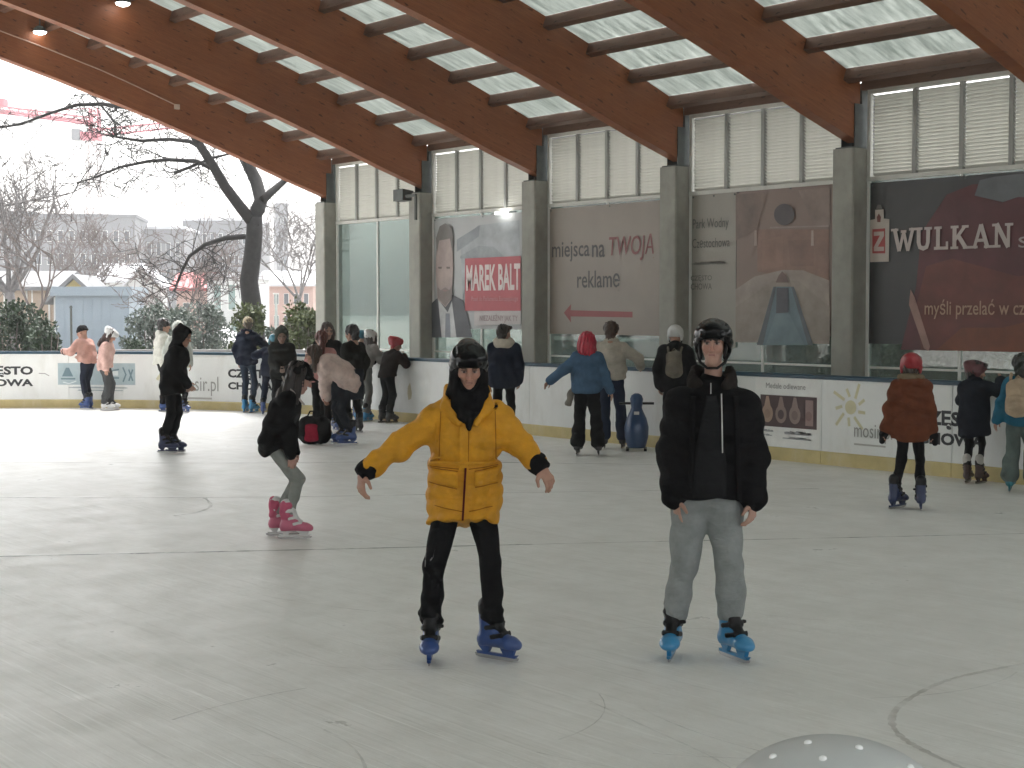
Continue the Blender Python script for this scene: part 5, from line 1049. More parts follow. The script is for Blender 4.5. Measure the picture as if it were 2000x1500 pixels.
    def trousers(s, mat, r=0.0, ank=0.0, end=0.86, fold=0.008, name='trousers', bunch=0.0, vox=None, wide=0.0, rise=0.10, fr=16, label=None, low=0.0):
        k = s.sc; P = [ec(s.hipc + A3(0, 0, rise * k), s.hipc, (0.145 * k, 0.10 * k), (0.155 * k + r, 0.112 * k + r)), ec(s.hj[0] - A3(0, 0, low), s.hj[1] - A3(0, 0, low), 0.082 * k + r)]
        for i in (0, 1):
            e = s.kn[i] + (s.an[i] - s.kn[i]) * end; e2 = s.kn[i] + (s.an[i] - s.kn[i]) * end * 0.55
            P += [ec(s.hj[i] - A3(0, 0, 0.02), s.kn[i], (0.083 * k + r, 0.090 * k + r), (0.060 * k + r, 0.062 * k + r)), ec(s.kn[i], e2, (0.060 * k + r, 0.064 * k + r), (0.056 * k + r + wide * 0.5, 0.060 * k + r + wide * 0.5)), ec(e2, e, (0.056 * k + r + wide * 0.5, 0.060 * k + r + wide * 0.5), (0.042 * k + ank + wide, 0.045 * k + ank + wide))]
            if bunch:
                for q in (0.0, 0.10): c = s.kn[i] + (s.an[i] - s.kn[i]) * (end - q - 0.02); P.append(ell(c, (0.042 * k + ank + bunch, 0.046 * k + ank + bunch, 0.022)))
        s.tmesh = surf(P, vox or s.vox, 0.022, folds=(fold, fr, int(abs(s.L[1] * 91)) % 1000) if fold else None); return s.part(name, s.tmesh, mat, label)
    def skates(s, mat, sc=None, strap=None, holder=None, tip=(0, 0)):
        sc = sc or (0.72 + 0.28 * min(1.05, s.sc))
        for i in (0, 1):
            x, y, a = s.feet[i]; o = obj('skate', SK[0], mat, s.root); o.location = (x, y - 0.035, 0.003); o.rotation_euler = (0, R(tip[i]), R(a)); o.scale = (sc, sc, sc * 1.0)
            obj('strap', SK[1], strap or M['black_pl'], o); obj('blade_holder', SK[2], holder or mat, o); obj('blade', SK[3], M['blade'], o)
    def helmet(s, mat, sc=1.0, strap=True, off=(0, 0, 0), tilt=0, flat=0.90):
        o = obj('helmet', HEL, mat, s.root); c = s.H(*off); o.matrix_local = Matrix.Translation(c) @ Matrix(s.HR @ rotm('X', R(tilt))).to_4x4() @ Matrix.Diagonal((s.hs * sc, s.hs * sc, s.hs * sc * flat, 1))
        if strap: obj('chin_strap', strap_h, M['black_pl'], o)
        return o
    def hair(s, col, style='short', h=0.008, name='hair'):
        P = [ell((0, 0.022, 0.045), (0.084, 0.102, 0.088))]; subs = [ec((0, -0.16, -0.03), (0, -0.06, -0.03), (0.066, 0.072)), ell((0, -0.115, 0.0), (0.07, 0.05, 0.075))]; F = None; fold = (0.012, 55, 3, (1, 1, 0.25))
        if style == 'short': P += [ec((0, 0.06, 0.02), (0, 0.06, -0.06), (0.066, 0.055), (0.05, 0.045)), ec((-0.05, -0.075, 0.085), (0.05, -0.075, 0.085), 0.026)]
        if style == 'full': P = [ell((0, 0.024, 0.055), (0.096, 0.112, 0.094)), ec((0, 0.06, 0.02), (0, 0.065, -0.065), (0.078, 0.06), (0.06, 0.05))]; fold = (0.011, 48, 5, (1, 1, 0.35))
        if style == 'bob': P = [ell((0, 0.022, 0.045), (0.092, 0.108, 0.092)), ec((0, 0.045, 0.03), (0, 0.045, -0.115), (0.092, 0.075), (0.105, 0.080)), ec((-0.085, 0.0, 0.0), (-0.088, -0.02, -0.11), 0.03, 0.028), ec((0.085, 0.0, 0.0), (0.088, -0.02, -0.11), 0.03, 0.028)]; fold = (0.014, 50, 4, (1, 1, 0.2))
        if style == 'long': P = [ell((0, 0.022, 0.045), (0.090, 0.106, 0.092)), ec((0, 0.045, 0.0), (0, 0.075, -0.24), (0.085, 0.065), (0.07, 0.04)), ec((-0.082, 0.0, 0.0), (-0.085, -0.035, -0.22), 0.03, 0.022), ec((0.082, 0.0, 0.0), (0.085, -0.035, -0.22), 0.03, 0.022)]; fold = (0.014, 50, 4, (1, 1, 0.2))
        if style == 'pony': P += [ell((0, 0.10, 0.055), 0.032), ec((0, 0.12, 0.05), (0, 0.155, -0.08), 0.030, 0.038), ec((0, 0.155, -0.08), (0, 0.15, -0.24), 0.038, 0.018), ec((0, 0.06, 0.02), (0, 0.06, -0.03), (0.066, 0.05), (0.05, 0.045))]; fold = (0.012, 55, 4, (1, 1, 0.2))
        if style == 'fringe': P = [ec((-0.055, -0.082, 0.052), (0.055, -0.082, 0.052), (0.018, 0.016), side=(0, 0, 1)), ec((-0.07, -0.045, 0.045), (-0.078, -0.015, -0.02), 0.014, 0.008), ec((0.07, -0.045, 0.045), (0.078, -0.015, -0.02), 0.014, 0.008)] + [ec((x, -0.088, 0.055), (x * 1.15 + 0.012, -0.102, 0.020 + 0.01 * (i % 2)), 0.009, 0.004) for i, x in enumerate((-0.045, -0.03, -0.015, 0.0, 0.015, 0.03, 0.045))]; subs = []; fold = (0.003, 60, 4, (1, 1, 0.2)); h = 0.005
        V, Q = surf(P, h, 0.012, subs, folds=fold); return s.part(name, ((V * s.hs) @ s.HR.T + s.hc, Q), hairm(col))
    def beanie(s, mat, name='beanie', peak=False, h=0.008, cuff=True):
        P = [ell((0, 0.018, 0.052), (0.094, 0.112, 0.094))]; 
        if cuff:
            for j in range(12): q1, q2 = math.pi * j / 6, math.pi * (j + 1) / 6; P.append(ec((0.090 * math.cos(q1), 0.016 + 0.108 * math.sin(q1), 0.038), (0.090 * math.cos(q2), 0.016 + 0.108 * math.sin(q2), 0.038), (0.010, 0.022), side=(math.cos(q1), math.sin(q1), 0)))
        if peak: P.append(ec((0, -0.09, 0.045), (0, -0.15, 0.035), (0.066, 0.009), (0.05, 0.008)))
        V, Q = surf(P, h, 0.012, clips=[((0, 0, 0.016), (0, 0.12, -1))], folds=(0.003, 40, 2)); return s.part(name, ((V * s.hs) @ s.HR.T + s.hc, Q), mat)
    def hoodup(s, mat, pointed=0.0, h=0.009, name='hood'):
        P = [ell((0, 0.025, 0.03), (0.112, 0.128, 0.125)), ec((0, 0.02, -0.04), (0, 0.06, -0.18), (0.105, 0.10), (0.125, 0.095)), ec((0, 0.03, 0.09), (0, 0.06 + pointed * 0.3, 0.13 + pointed), 0.055, 0.025)]
        V, Q = surf(P, h, 0.03, subs=[ec((0, -0.20, -0.015), (0, -0.055, -0.015), (0.068, 0.092)), ell((0, -0.02, -0.01), (0.082, 0.092, 0.112))], folds=(0.006, 22, 2)); return s.part(name, ((V * s.hs) @ s.HR.T + s.hc, Q), mat)
    def decal(s, name, mat, xz, off=0.006, th=0.010, src=None, front=True, label=None, parent=None):
        """raised strip laid on the garment: xz is a grid [rows][cols] of local (x, z), projected along Y"""
        V, Q = src or s.jmesh; bv = BVHTree.FromPolygons([tuple(v) for v in V], [tuple(int(i) for i in q) for q in Q]); d = Vector((0, 1, 0)) if front else Vector((0, -1, 0)); y0 = -1.0 if front else 1.0; nr, nc = len(xz), len(xz[0]); top = []
        for row in xz:
            for x, z in row:
                hit = bv.ray_cast(Vector((x, y0, z)), d); p = hit[0]
                if p is None: p = bv.find_nearest(Vector((x, y0 * 0.2, z)))[0]
                top.append(p)
        ys = np.array([p.y for p in top]).reshape(nr, nc); P = [Vector((p.x, p.y, p.z)) - d * off for p in top]; B = [p + d * (off + th) for p in P]; n = len(P); Fc = []
        for i in range(nr - 1):
            for j in range(nc - 1): a = i * nc + j; Fc.append((a, a + 1, a + nc + 1, a + nc)); Fc.append((n + a, n + a + nc, n + a + nc + 1, n + a + 1))
        rim = [j for j in range(nc)] + [i * nc + nc - 1 for i in range(1, nr)] + [(nr - 1) * nc + j for j in range(nc - 2, -1, -1)] + [i * nc for i in range(nr - 2, 0, -1)]
        for a, b in zip(rim, rim[1:] + rim[:1]): Fc.append((a, n + a, n + b, b))
        o = obj(name, mesh(name, P + B, Fc, True), mat, parent or s.root)
        if label: o['label'] = label
        return o
def quadgrid(c00, c10, c11, c01, nr, nc):
    """rows of (x, z) between four corners"""
    g = []
    for i in range(nr):
        v = i / (nr - 1); g.append([((1 - v) * ((1 - u) * c00[0] + u * c10[0]) + v * ((1 - u) * c01[0] + u * c11[0]), (1 - v) * ((1 - u) * c00[1] + u * c10[1]) + v * ((1 - u) * c01[1] + u * c11[1])) for u in [j / (nc - 1) for j in range(nc)]])
    return g
# ---------------------------------------------------------------- the skaters
BLACK = (0.007, 0.007, 0.008); NAVY = (0.011, 0.015, 0.028); PINK = (0.42, 0.25, 0.21); DARK = (0.008, 0.008, 0.009)
f_black = fabric(BLACK, 0.8, 0.4); f_navy = fabric(NAVY, 0.8); f_dark = fabric(DARK, 0.85)
bl = gloss('blue_skate', (0.018, 0.055, 0.20), 0.35, 0.3); cy_ = gloss('cyan_skate', (0.025, 0.20, 0.40), 0.35, 0.3); nv = gloss('navy_skate', (0.02, 0.03, 0.085), 0.4, 0.2); bk_ = gloss('black_skate', (0.016, 0.016, 0.017), 0.4, 0.2); tl = gloss('teal_skate', (0.02, 0.16, 0.20), 0.4, 0.2); brn = gloss('brown_skate', (0.05, 0.025, 0.02), 0.5, 0.1); pk = gloss('pink_skate', (0.50, 0.12, 0.20), 0.5, 0.1); wht = gloss('white_skate', (0.6, 0.6, 0.6), 0.4, 0.2)
h_black = gloss('black_helmet', (0.003, 0.003, 0.004), 0.16, 0.0, spec=0.16); h_white = gloss('white_helmet', (0.55, 0.56, 0.55), 0.35, 0.3); h_red = gloss('red_helmet', (0.27, 0.008, 0.016), 0.4, 0.15); h_dred = gloss('dark_red_helmet', (0.10, 0.02, 0.025), 0.4, 0.3); h_teal = gloss('teal_helmet', (0.02, 0.14, 0.20), 0.35, 0.3)

# 1 yellow parka, arms spread, looking down
k = 0.00279
def lp(px, py, y=0.0): return ((px - 915) * k, y, (1287 - py) * k)
m_y = fabric((0.56, 0.26, 0.012), 0.62, 0.5, 0.3)
P = Person('person in mustard yellow parka and black helmet gliding with arms spread', (915, 1287), yaw=0, h=1.70, lean=16, vox=0.0095, hs=0.95, head=(15, 2), skin=(0.42, 0.24, 0.18),
           feet=((-0.205, -0.02, -2), (0.135, 0.02, 52)),
           ov=dict(hip=(-0.025, 0.06, 0.885), waist=(-0.022, 0.03, 1.04), chest=(-0.012, -0.02, 1.24), neck=(-0.004, -0.055, 1.395), sh0=lp(850, 814, -0.03), sh1=lp(978, 811, -0.03), el0=lp(783, 868, -0.06), wr0=lp(713, 918, -0.12), el1=lp(1014, 862, -0.06), wr1=lp(1054, 908, -0.12), kn0=lp(850, 1100, -0.06), kn1=lp(958, 1092, -0.05), head=(0.004, -0.105, 1.600)))
P.body(True, (0.93, 1, 1.03), (0.75, 0.8), hdir=((-0.10, -0.25, -1.0), (0.55, -0.3, -0.8)), palm=((0.8, 0.5, 0), (-0.5, 0.8, -0.4)))
P.jacket(m_y, hem=0.150, puff=0.026, sl=0.008, quilt=(0.004, 9.0), aq=(0.028, 11.0), trap=0.028, hood='down', fold=0.010, cuffm=f_black, boxy=0.004, fr=27, sleeve=0.82, hemr=(0.186, 0.140), name='parka')
P.part('neck_gaiter', surf([ec(P.H(0, 0.02, -0.05), P.neck + A3(0, -0.01, 0.0), (0.098, 0.090), (0.112, 0.085)), ec(P.neck + A3(0, -0.05, 0.01), A3(0, -0.150, 1.345), (0.098, 0.05), (0.050, 0.04)), ec(A3(0, -0.150, 1.345), A3(0.0, -0.172, 1.275), (0.050, 0.03), (0.012, 0.02))], 0.008, 0.02, subs=[ec(P.H(0, -0.30, -0.02), P.H(0, -0.035, -0.02), (0.056, 0.092)), ell(P.H(0, -0.1, -0.06), 0.058)], folds=(0.009, 30, 3)), f_black)
P.part('balaclava', ((lambda V, Q: ((V) @ P.HR.T + P.hc, Q))(*surf([ell((0, 0.016, 0.01), (0.084, 0.103, 0.115)), ec((0, 0.0, -0.06), (0, 0.0, -0.13), (0.076, 0.085), (0.08, 0.085))], 0.007, 0.02, subs=[ec((0, -0.2, -0.012), (0, -0.04, -0.012), (0.056, 0.078)), ell((0, -0.09, -0.01), (0.058, 0.06, 0.082))]))), f_black)
P.helmet(h_black, 1.08, tilt=-4, flat=0.80)
P.part('collar', surf([ec(P.neck + A3(q * 0.105, 0.05, 0.055), P.neck + A3(q * 0.118, -0.05, -0.005), (0.040, 0.018), (0.036, 0.018), side=(0, 0, 1)) for q in (-1, 1)] + [ec(P.neck + A3(q * 0.118, -0.05, -0.005), A3(q * 0.045, -0.165, 1.30), (0.034, 0.018), (0.016, 0.016), side=(0, 0, 1)) for q in (-1, 1)] + [ec(P.neck + A3(-0.105, 0.05, 0.055), P.neck + A3(0, 0.11, 0.06), (0.04, 0.02), side=(0, 0, 1)), ec(P.neck + A3(0.105, 0.05, 0.055), P.neck + A3(0, 0.11, 0.06), (0.04, 0.02), side=(0, 0, 1))], 0.008, 0.02, folds=(0.005, 25, 4)), m_y)
z_ = fabric((0.09, 0.012, 0.014), 0.6)
zx = lambda px, py: ((px - 915) * k, (1287 - py) * k)
P.decal('placket', m_y, [[(zx(906 - 9 + 2 * j, 810 + i * 8)) for j in range(10)] for i in range(14)], 0.010, 0.014)
P.decal('zip', z_, [[(zx(911 - 3 + 2 * j - (i * 0.3), 908 + i * 5.3)) for j in range(3)] for i in range(20)], 0.013, 0.012)
P.decal('zip', z_, [[(zx(907 - 2 + 2 * j + i * 1.0, 800 + i * 5)) for j in range(3)] for i in range(7)], 0.014, 0.012)
P.decal('waist_seam', m_y, quadgrid(zx(836, 902), zx(972, 902), zx(972, 896), zx(836, 896), 3, 24), 0.012, 0.014)
for c in (((838, 936), (894, 946), (895, 916), (838, 910)), ((928, 944), (972, 936), (972, 908), (927, 916))):
    P.decal('pocket_flap', m_y, quadgrid(zx(*c[0]), zx(*c[1]), zx(*c[2]), zx(*c[3]), 6, 9), 0.021, 0.022)
P.decal('chest_zip', f_black, quadgrid(zx(944, 800), zx(972, 792), zx(972, 787), zx(944, 795), 3, 6), 0.014, 0.016); P.decal('chest_pocket', m_y, quadgrid(zx(926, 800), zx(976, 782), zx(975, 777), zx(925, 795), 3, 7), 0.009, 0.012)
P.decal('chest_pocket', m_y, quadgrid(zx(852, 860), zx(857, 860), zx(857, 822), zx(852, 822), 6, 3), 0.008, 0.01)
seam = fabric((0.27, 0.105, 0.009), 0.7)
for a_, b_ in (((837, 906), (908, 910)), ((916, 910), (973, 904)), ((838, 938), (894, 949)), ((928, 946), (972, 939)), ((838, 909), (895, 914)), ((927, 914), (972, 907)), ((850, 982), (905, 992)), ((917, 992), (962, 984)), ((862, 800), (858, 895)), ((966, 800), (968, 895)), ((897, 790), (899, 905)), ((916, 820), (914, 905))):
    n_ = 14; P.decal('seam', seam, [[(zx(a_[0] + (b_[0] - a_[0]) * i / n_ + (0.0 if abs(b_[0] - a_[0]) > 20 else 1.6 * j), a_[1] + (b_[1] - a_[1]) * i / n_ + (1.6 * j if abs(b_[0] - a_[0]) > 20 else 0))) for j in (0, 1)] for i in range(n_ + 1)], 0.003, 0.006)
P.trousers(f_black, r=-0.004, ank=0.010, end=0.86, fold=0.010, vox=0.0095, bunch=0.010)
stripe = fabric((0.30, 0.30, 0.30), 0.7)
P.decal('side_stripe', stripe, [[(zx(833 + 1.6 * j - i * 0.25, 1035 + i * 9)) for j in range(2)] for i in range(8)], 0.004, 0.006, P.tmesh)
P.skates(bl, 1.0, tip=(0, 0))

# 2 black puffer jacket, grey sweatpants, facing us
k = 0.0028
def lp2(px, py, y=0.0): return ((px - 1380) * k, y, (1283 - py) * k)
P = Person('person in open black jacket, grey sweatpants and black helmet standing facing us', (1380, 1283), yaw=0, h=1.80, lean=2, vox=0.0095, hs=0.95, head=(2, -4), skin=(0.43, 0.26, 0.205),
           feet=((-0.185, -0.01, -6), (0.135, 0.0, 32)),
           ov=dict(hip=(-0.005, 0.02, 0.90), waist=(0.0, 0.015, 1.08), chest=(0.012, 0.0, 1.29), neck=(0.020, 0.0, 1.475), sh0=lp2(1330, 785), sh1=lp2(1448, 785), el0=lp2(1312, 885, 0.03), wr0=lp2(1320, 968, -0.05), el1=lp2(1466, 885, 0.03), wr1=lp2(1468, 972, -0.05), kn0=lp2(1334, 1105, -0.03), kn1=lp2(1424, 1100, -0.03), head=(0.024, -0.02, 1.720)))
P.body(True, (0.90, 1, 1.05), (0.45, 0.75), hdir=((0.05, -0.15, -1), (-0.08, -0.2, -1)), palm=((0.9, 0.4, 0), (-0.9, 0.4, 0)), lips=(0.42, 0.17, 0.15))
P.jacket(f_black, hem=0.035, puff=0.047, sl=0.014, quilt=(0.016, 7.0), trap=0.010, hood='down', fold=0.010, boxy=0.02, fr=20, sleeve=0.97, flare=0.02, name='puffer_jacket')
sw = fabric((0.014, 0.0145, 0.016), 0.85)
P.decal('sweater', sw, [[((x0 + (x1 - x0) * j / 8), 1.44 - 0.58 * i / 16) for j in range(9)] for i in range(17) for x0, x1 in [(-0.010 - 0.07 * min(1, i / 10), 0.045 + 0.055 * min(1, i / 10))]], 0.010, 0.02)
P.decal('drawstring', fabric((0.5, 0.5, 0.49), 0.8), [[zx2 for zx2 in [((1404 + 2.4 * j - 1380) * k + 0.0004 * i, (1283 - 765 - i * 6.2) * k) for j in range(2)]] for i in range(19)], 0.018, 0.008)
P.decal('drawstring', fabric((0.5, 0.5, 0.49), 0.8), [[((1384 + 2.0 * j - 1380) * k, (1283 - 745 - i * 5) * k) for j in range(2)] for i in range(5)], 0.018, 0.008)
P.decal('jacket_edge', f_black, [[((1352 - 5 + 5 * j - i * 0.3 - 1380) * k, (1283 - 770 - i * 11.5) * k) for j in range(3)] for i in range(17)], 0.020, 0.02)
P.decal('jacket_edge', f_black, [[((1432 - 5 + 5 * j + i * 0.5 - 1380) * k, (1283 - 770 - i * 12.5) * k) for j in range(3)] for i in range(17)], 0.020, 0.02)
P.part('collar', surf([ec(P.neck + A3(math.cos(q) * 0.11, math.sin(q) * 0.095 + 0.005, 0.045 - 0.06 * max(0, -math.sin(q))), P.neck + A3(math.cos(q + 0.4) * 0.11, math.sin(q + 0.4) * 0.095 + 0.005, 0.045 - 0.06 * max(0, -math.sin(q + 0.4))), (0.046, 0.018), side=(0, 0, 1)) for q in [-1.25 + 0.4 * j for j in range(-1, 13)] if not (-2.3 < ((q + 0.2 + math.pi) % (2 * math.pi)) - math.pi < -0.85)], 0.009, 0.02, folds=(0.006, 25, 4)), fabric((0.020, 0.017, 0.016), 0.9))
P.part('tee_collar', surf([ec(P.neck + A3(math.cos(q) * 0.064, math.sin(q) * 0.066 - 0.005, -0.02), P.neck + A3(math.cos(q + 0.5) * 0.064, math.sin(q + 0.5) * 0.066 - 0.005, -0.02), 0.017) for q in [0.5 * j for j in range(13)]], 0.008, 0.01), sw)
P.helmet(h_black, 1.10, flat=0.84); P.hair((0.022, 0.015, 0.012), 'fringe')
P.part('ear_pad', ((lambda V, Q: (V @ P.HR.T * 0.95 + P.hc, Q))(*surf([ec((q * 0.080, 0.0, 0.02), (q * 0.066, -0.012, -0.085), (0.014, 0.045), (0.010, 0.028), side=(1, 0, 0)) for q in (-1, 1)], 0.006, 0.006))), M['black_pl'])
P.part('visor_edge', ((lambda V, Q: (V @ P.HR.T + P.hc, Q))(*surf([ec((-0.06, -0.098, 0.066), (0, -0.118, 0.066), 0.006), ec((0, -0.118, 0.066), (0.06, -0.098, 0.066), 0.006)], 0.005, 0.004))), M['black_pl'])
P.trousers(fabric((0.235, 0.25, 0.25), 0.92, 0.55), r=0.014, ank=0.020, end=0.75, fold=0.013, vox=0.0095, bunch=0.0, low=0.03, name='sweatpants', fr=14)
P.skates(cy_, 1.04)

# 3 girl crouching in pink skates, side view to the right
k = 0.004275
P = Person('person in black top and grey leggings crouching forward in pink skates', (548, 1050), yaw=82, h=1.47, lean=24, crouch=0.075, vox=0.012, head=(14, 12), hip=(0, 0.05), feet=((0.10, -0.07, 0), (-0.07, 0.06, 0)), hands=(('v', 0.09, -0.16, 0.68), ('v', 0.11, 0.1, 0.68)), hs=0.98, skin=(0.46, 0.28, 0.235))
P.feet = ((-0.09, -0.07, 0), (0.09, 0.05, 0)); P.an = [A3(-0.09, -0.07, 0.165), A3(0.09, 0.05, 0.165)]; P.kn = [ik(P.hj[i], P.an[i], 0.355, 0.345, A3(0, -1, 0.1))[0] for i in (0, 1)]
P.body(curl=(0.5, 0.5)); P.jacket(f_black, hem=0.05, puff=0.018, sl=0.010, fold=0.012, name='long_top', boxy=0.012, flare=0.016)
P.trousers(fabric((0.24, 0.25, 0.235), 0.9), r=-0.008, ank=0.010, end=0.84, vox=0.012, name='leggings'); P.skates(pk, 0.98, strap=wht, holder=wht)
for i in (0, 1): P.part('leg_warmer', surf([ec(P.an[i] + A3(0, 0.005, 0.03), P.an[i] + A3(0, 0.005, 0.11), 0.050, 0.056)], 0.010, 0.02, folds=(0.008, 40, 2)), fabric((0.50, 0.115, 0.19), 0.9))
P.hair((0.014, 0.009, 0.008), 'long'); P.beanie(f_black, 'cap', True)
P.part('hood_trim', surf([ec(P.neck + A3(-0.08, 0.03, 0.07), P.neck + A3(-0.105, -0.04, 0.0), 0.010), ec(P.neck + A3(-0.105, -0.04, 0.0), P.neck + A3(-0.085, -0.11, -0.09), 0.009), ec(P.neck + A3(-0.08, 0.03, 0.07), P.neck + A3(-0.06, 0.07, 0.14), 0.010)], 0.007, 0.008), fabric((0.40, 0.36, 0.33), 0.9))

# 4 hooded skater in black, leaning right
P = Person('person in long black hooded coat leaning forward on dark blue skates', (328, 884), yaw=68, h=1.60, lean=17, vox=0.016, head=(6, 0), feet=((-0.06, 0.04, 0), (0.06, -0.02, 0)), hip=(0, -0.06), hands=(('v', 0.26, -0.16, 0.92), ('v', 0.24, 0.12, 0.92)))
P.body(); P.jacket(f_black, hem=0.14, puff=0.035, fold=0.012, boxy=0.02, name='hooded_coat'); P.hoodup(f_black, 0.02); P.trousers(f_black, r=-0.002, ank=0.004); P.skates(nv, 1.02)
# 5, 6 two pink jackets by the corner boards
P = Person('person in pink jacket and black beanie reaching one hand to the boards', (172, 798), yaw=-135, h=1.50, lean=14, head=(6, 10), hands=(('v', -0.10, 0.22, 1.0), ('v', -0.43, 0.06, 1.10)), feet=((-0.06, 0.0, 0), (0.07, 0.05, 0)))
P.body(); P.jacket(fabric(PINK, 0.85), hem=-0.02, puff=0.035, boxy=0.02, cuffm=f_black); P.beanie(f_black); P.trousers(f_navy, r=0.0, ank=0.004); P.skates(bl)
P = Person('person in pale pink hoodie, grey trousers and white helmet by the corner boards', (206, 802), yaw=74, h=1.44, lean=10, head=(30, 10), feet=((-0.07, 0.0, 0), (0.07, -0.06, 0)), hands=(('v', 0.02, -0.22, 0.80), ('v', 0.05, 0.2, 0.8)))
P.body(); P.jacket(fabric((0.50, 0.33, 0.29), 0.85), hem=0.06, puff=0.035, flare=0.02, boxy=0.02); P.hair((0.04, 0.018, 0.015), 'long'); P.helmet(h_white, 1.05); P.trousers(fabric((0.055, 0.058, 0.06), 0.9), r=0.012, ank=0.02, wide=0.01, end=0.93); P.skates(wht)
# 7 white jacket with dark hair, and the pale hooded companion
P = Person('person in white jacket with black hair and black trousers at the boards', (317, 804), yaw=96, h=1.64, lean=5, head=(4, 10), feet=((-0.06, 0.0, 0), (0.06, -0.05, 0)), hands=(('v', 0.02, -0.2, 0.85), None))
P.body(); P.jacket(fabric((0.50, 0.50, 0.45), 0.85), hem=0.02, puff=0.04, boxy=0.02, flare=0.01, hood='down'); P.hair((0.012, 0.011, 0.011), 'full'); P.trousers(f_black, r=0.006, ank=0.02, end=0.95); P.skates(bl)
P = Person('person in pale grey hood half hidden behind the black hooded skater', (349, 806), yaw=20, h=1.58, lean=2, head=(2, -20))
P.body(); P.jacket(fabric((0.36, 0.38, 0.35), 0.85), hem=0.05, puff=0.03); P.hoodup(fabric((0.36, 0.38, 0.35), 0.85)); P.trousers(f_dark); P.skates(bl)
# 8 man in beige cap reaching to the boards, 9 child in teal helmet
P = Person('person in beige cap and navy jacket resting an arm along the boards', (484, 806), yaw=150, h=1.68, lean=3, head=(2, 30), hands=(('v', 0.42, 0.30, 1.14), None), feet=((-0.09, 0.0, -8), (0.09, -0.03, 8)), skin=(0.38, 0.24, 0.18))
P.body(); P.jacket(f_navy, hem=0.06, puff=0.022, collar=0.03); P.hair((0.10, 0.08, 0.06), 'short'); P.beanie(fabric((0.38, 0.33, 0.23), 0.9), 'cap', True, cuff=False); P.trousers(fabric((0.030, 0.042, 0.062), 0.85), r=-0.004, ank=0.006)
P.decal('side_stripe', stripe, [[(-0.02 + 0.012 * j, 0.78 - 0.055 * i) for j in range(2)] for i in range(10)], 0.005, 0.006, P.tmesh, False); P.skates(cy_)
P = Person('child in teal helmet and dark navy clothes leaning against the boards', (528, 810), yaw=165, h=1.34, lean=16, roll=-6, head=(4, 0), hs=0.95, feet=((-0.10, 0.0, 0), (0.12, 0.08, 10)), hands=(('v', 0.14, 0.28, 1.12), ('v', -0.14, 0.28, 1.12)))
P.body(); P.jacket(f_navy, hem=0.08, puff=0.035); P.hair((0.03, 0.02, 0.015), 'short'); P.helmet(h_teal, 1.02); P.trousers(f_navy, r=0.006); P.skates(bl)
# 10 grey green hood facing us
P = Person('person in dark grey hooded jacket facing us behind the crouching skater', (552, 832), yaw=-6, h=1.50, lean=4, head=(14, 10), hands=(('v', -0.05, -0.22, 0.95), ('v', 0.06, -0.22, 0.95)), skin=(0.26, 0.18, 0.14))
P.body(); P.jacket(fabric((0.018, 0.019, 0.018), 0.9), hem=0.12, puff=0.045, boxy=0.03); P.hoodup(fabric((0.045, 0.05, 0.042), 0.9), 0.01); P.trousers(f_black, r=0.012, ank=0.02); P.skates(bk_)
# 11 - 14 the huddle
P = Person('person in rose pink jacket with long auburn ponytail seen from behind', (628, 862), yaw=172, h=1.49, lean=6, head=(0, 10), feet=((-0.09, 0.02, -4), (0.09, -0.02, 4)), hands=(('v', 0.16, 0.15, 0.9), ('v', -0.16, 0.15, 0.9)))
P.body(); P.jacket(fabric((0.44, 0.22, 0.21), 0.85), hem=-0.02, puff=0.032, boxy=0.02); P.hair((0.10, 0.028, 0.022), 'pony'); P.trousers(f_black, r=0.0, ank=0.006); P.skates(bl)
P = Person('person with brown hair and dark jacket facing us inside the huddle', (640, 842), yaw=12, h=1.60, lean=2, head=(6, 6), skin=(0.40, 0.24, 0.19))
P.body(); P.jacket(f_dark, hem=0.03, puff=0.025); P.hair((0.045, 0.022, 0.016), 'long'); P.trousers(f_dark); P.skates(bl)
P = Person('person in cream pink jacket bending low over the bag on the ice', (674, 868), yaw=-82, h=1.60, lean=60, crouch=0.04, low=0.62, hip=(0, 0.05), head=(-15, 0), feet=((-0.10, 0.02, 0), (0.10, 0.08, 0)), hands=(('v', -0.24, -0.12, 0.42), ('v', -0.28, 0.14, 0.55)), elb=((-0.3, 0.5, 0.2), (0.3, 0.5, 0.2)))
P.body(); P.jacket(fabric((0.53, 0.42, 0.38), 0.85), hem=0.11, puff=0.068, boxy=0.04, sl=0.012, fold=0.012); P.hair((0.05, 0.03, 0.02), 'long'); P.trousers(fabric((0.018, 0.021, 0.028), 0.85), r=0.008, ank=0.01, rise=0.0); P.skates(bl, 1.05)
P = Person('person with black hair and dark olive jacket behind the cream pink jacket', (693, 846), yaw=-140, h=1.56, lean=6, head=(8, 10))
P.body(); P.jacket(fabric((0.015, 0.014, 0.012), 0.9), hem=0.08, puff=0.03); P.hair((0.010, 0.009, 0.010), 'full'); P.trousers(f_dark, r=0.004); P.skates(bk_)
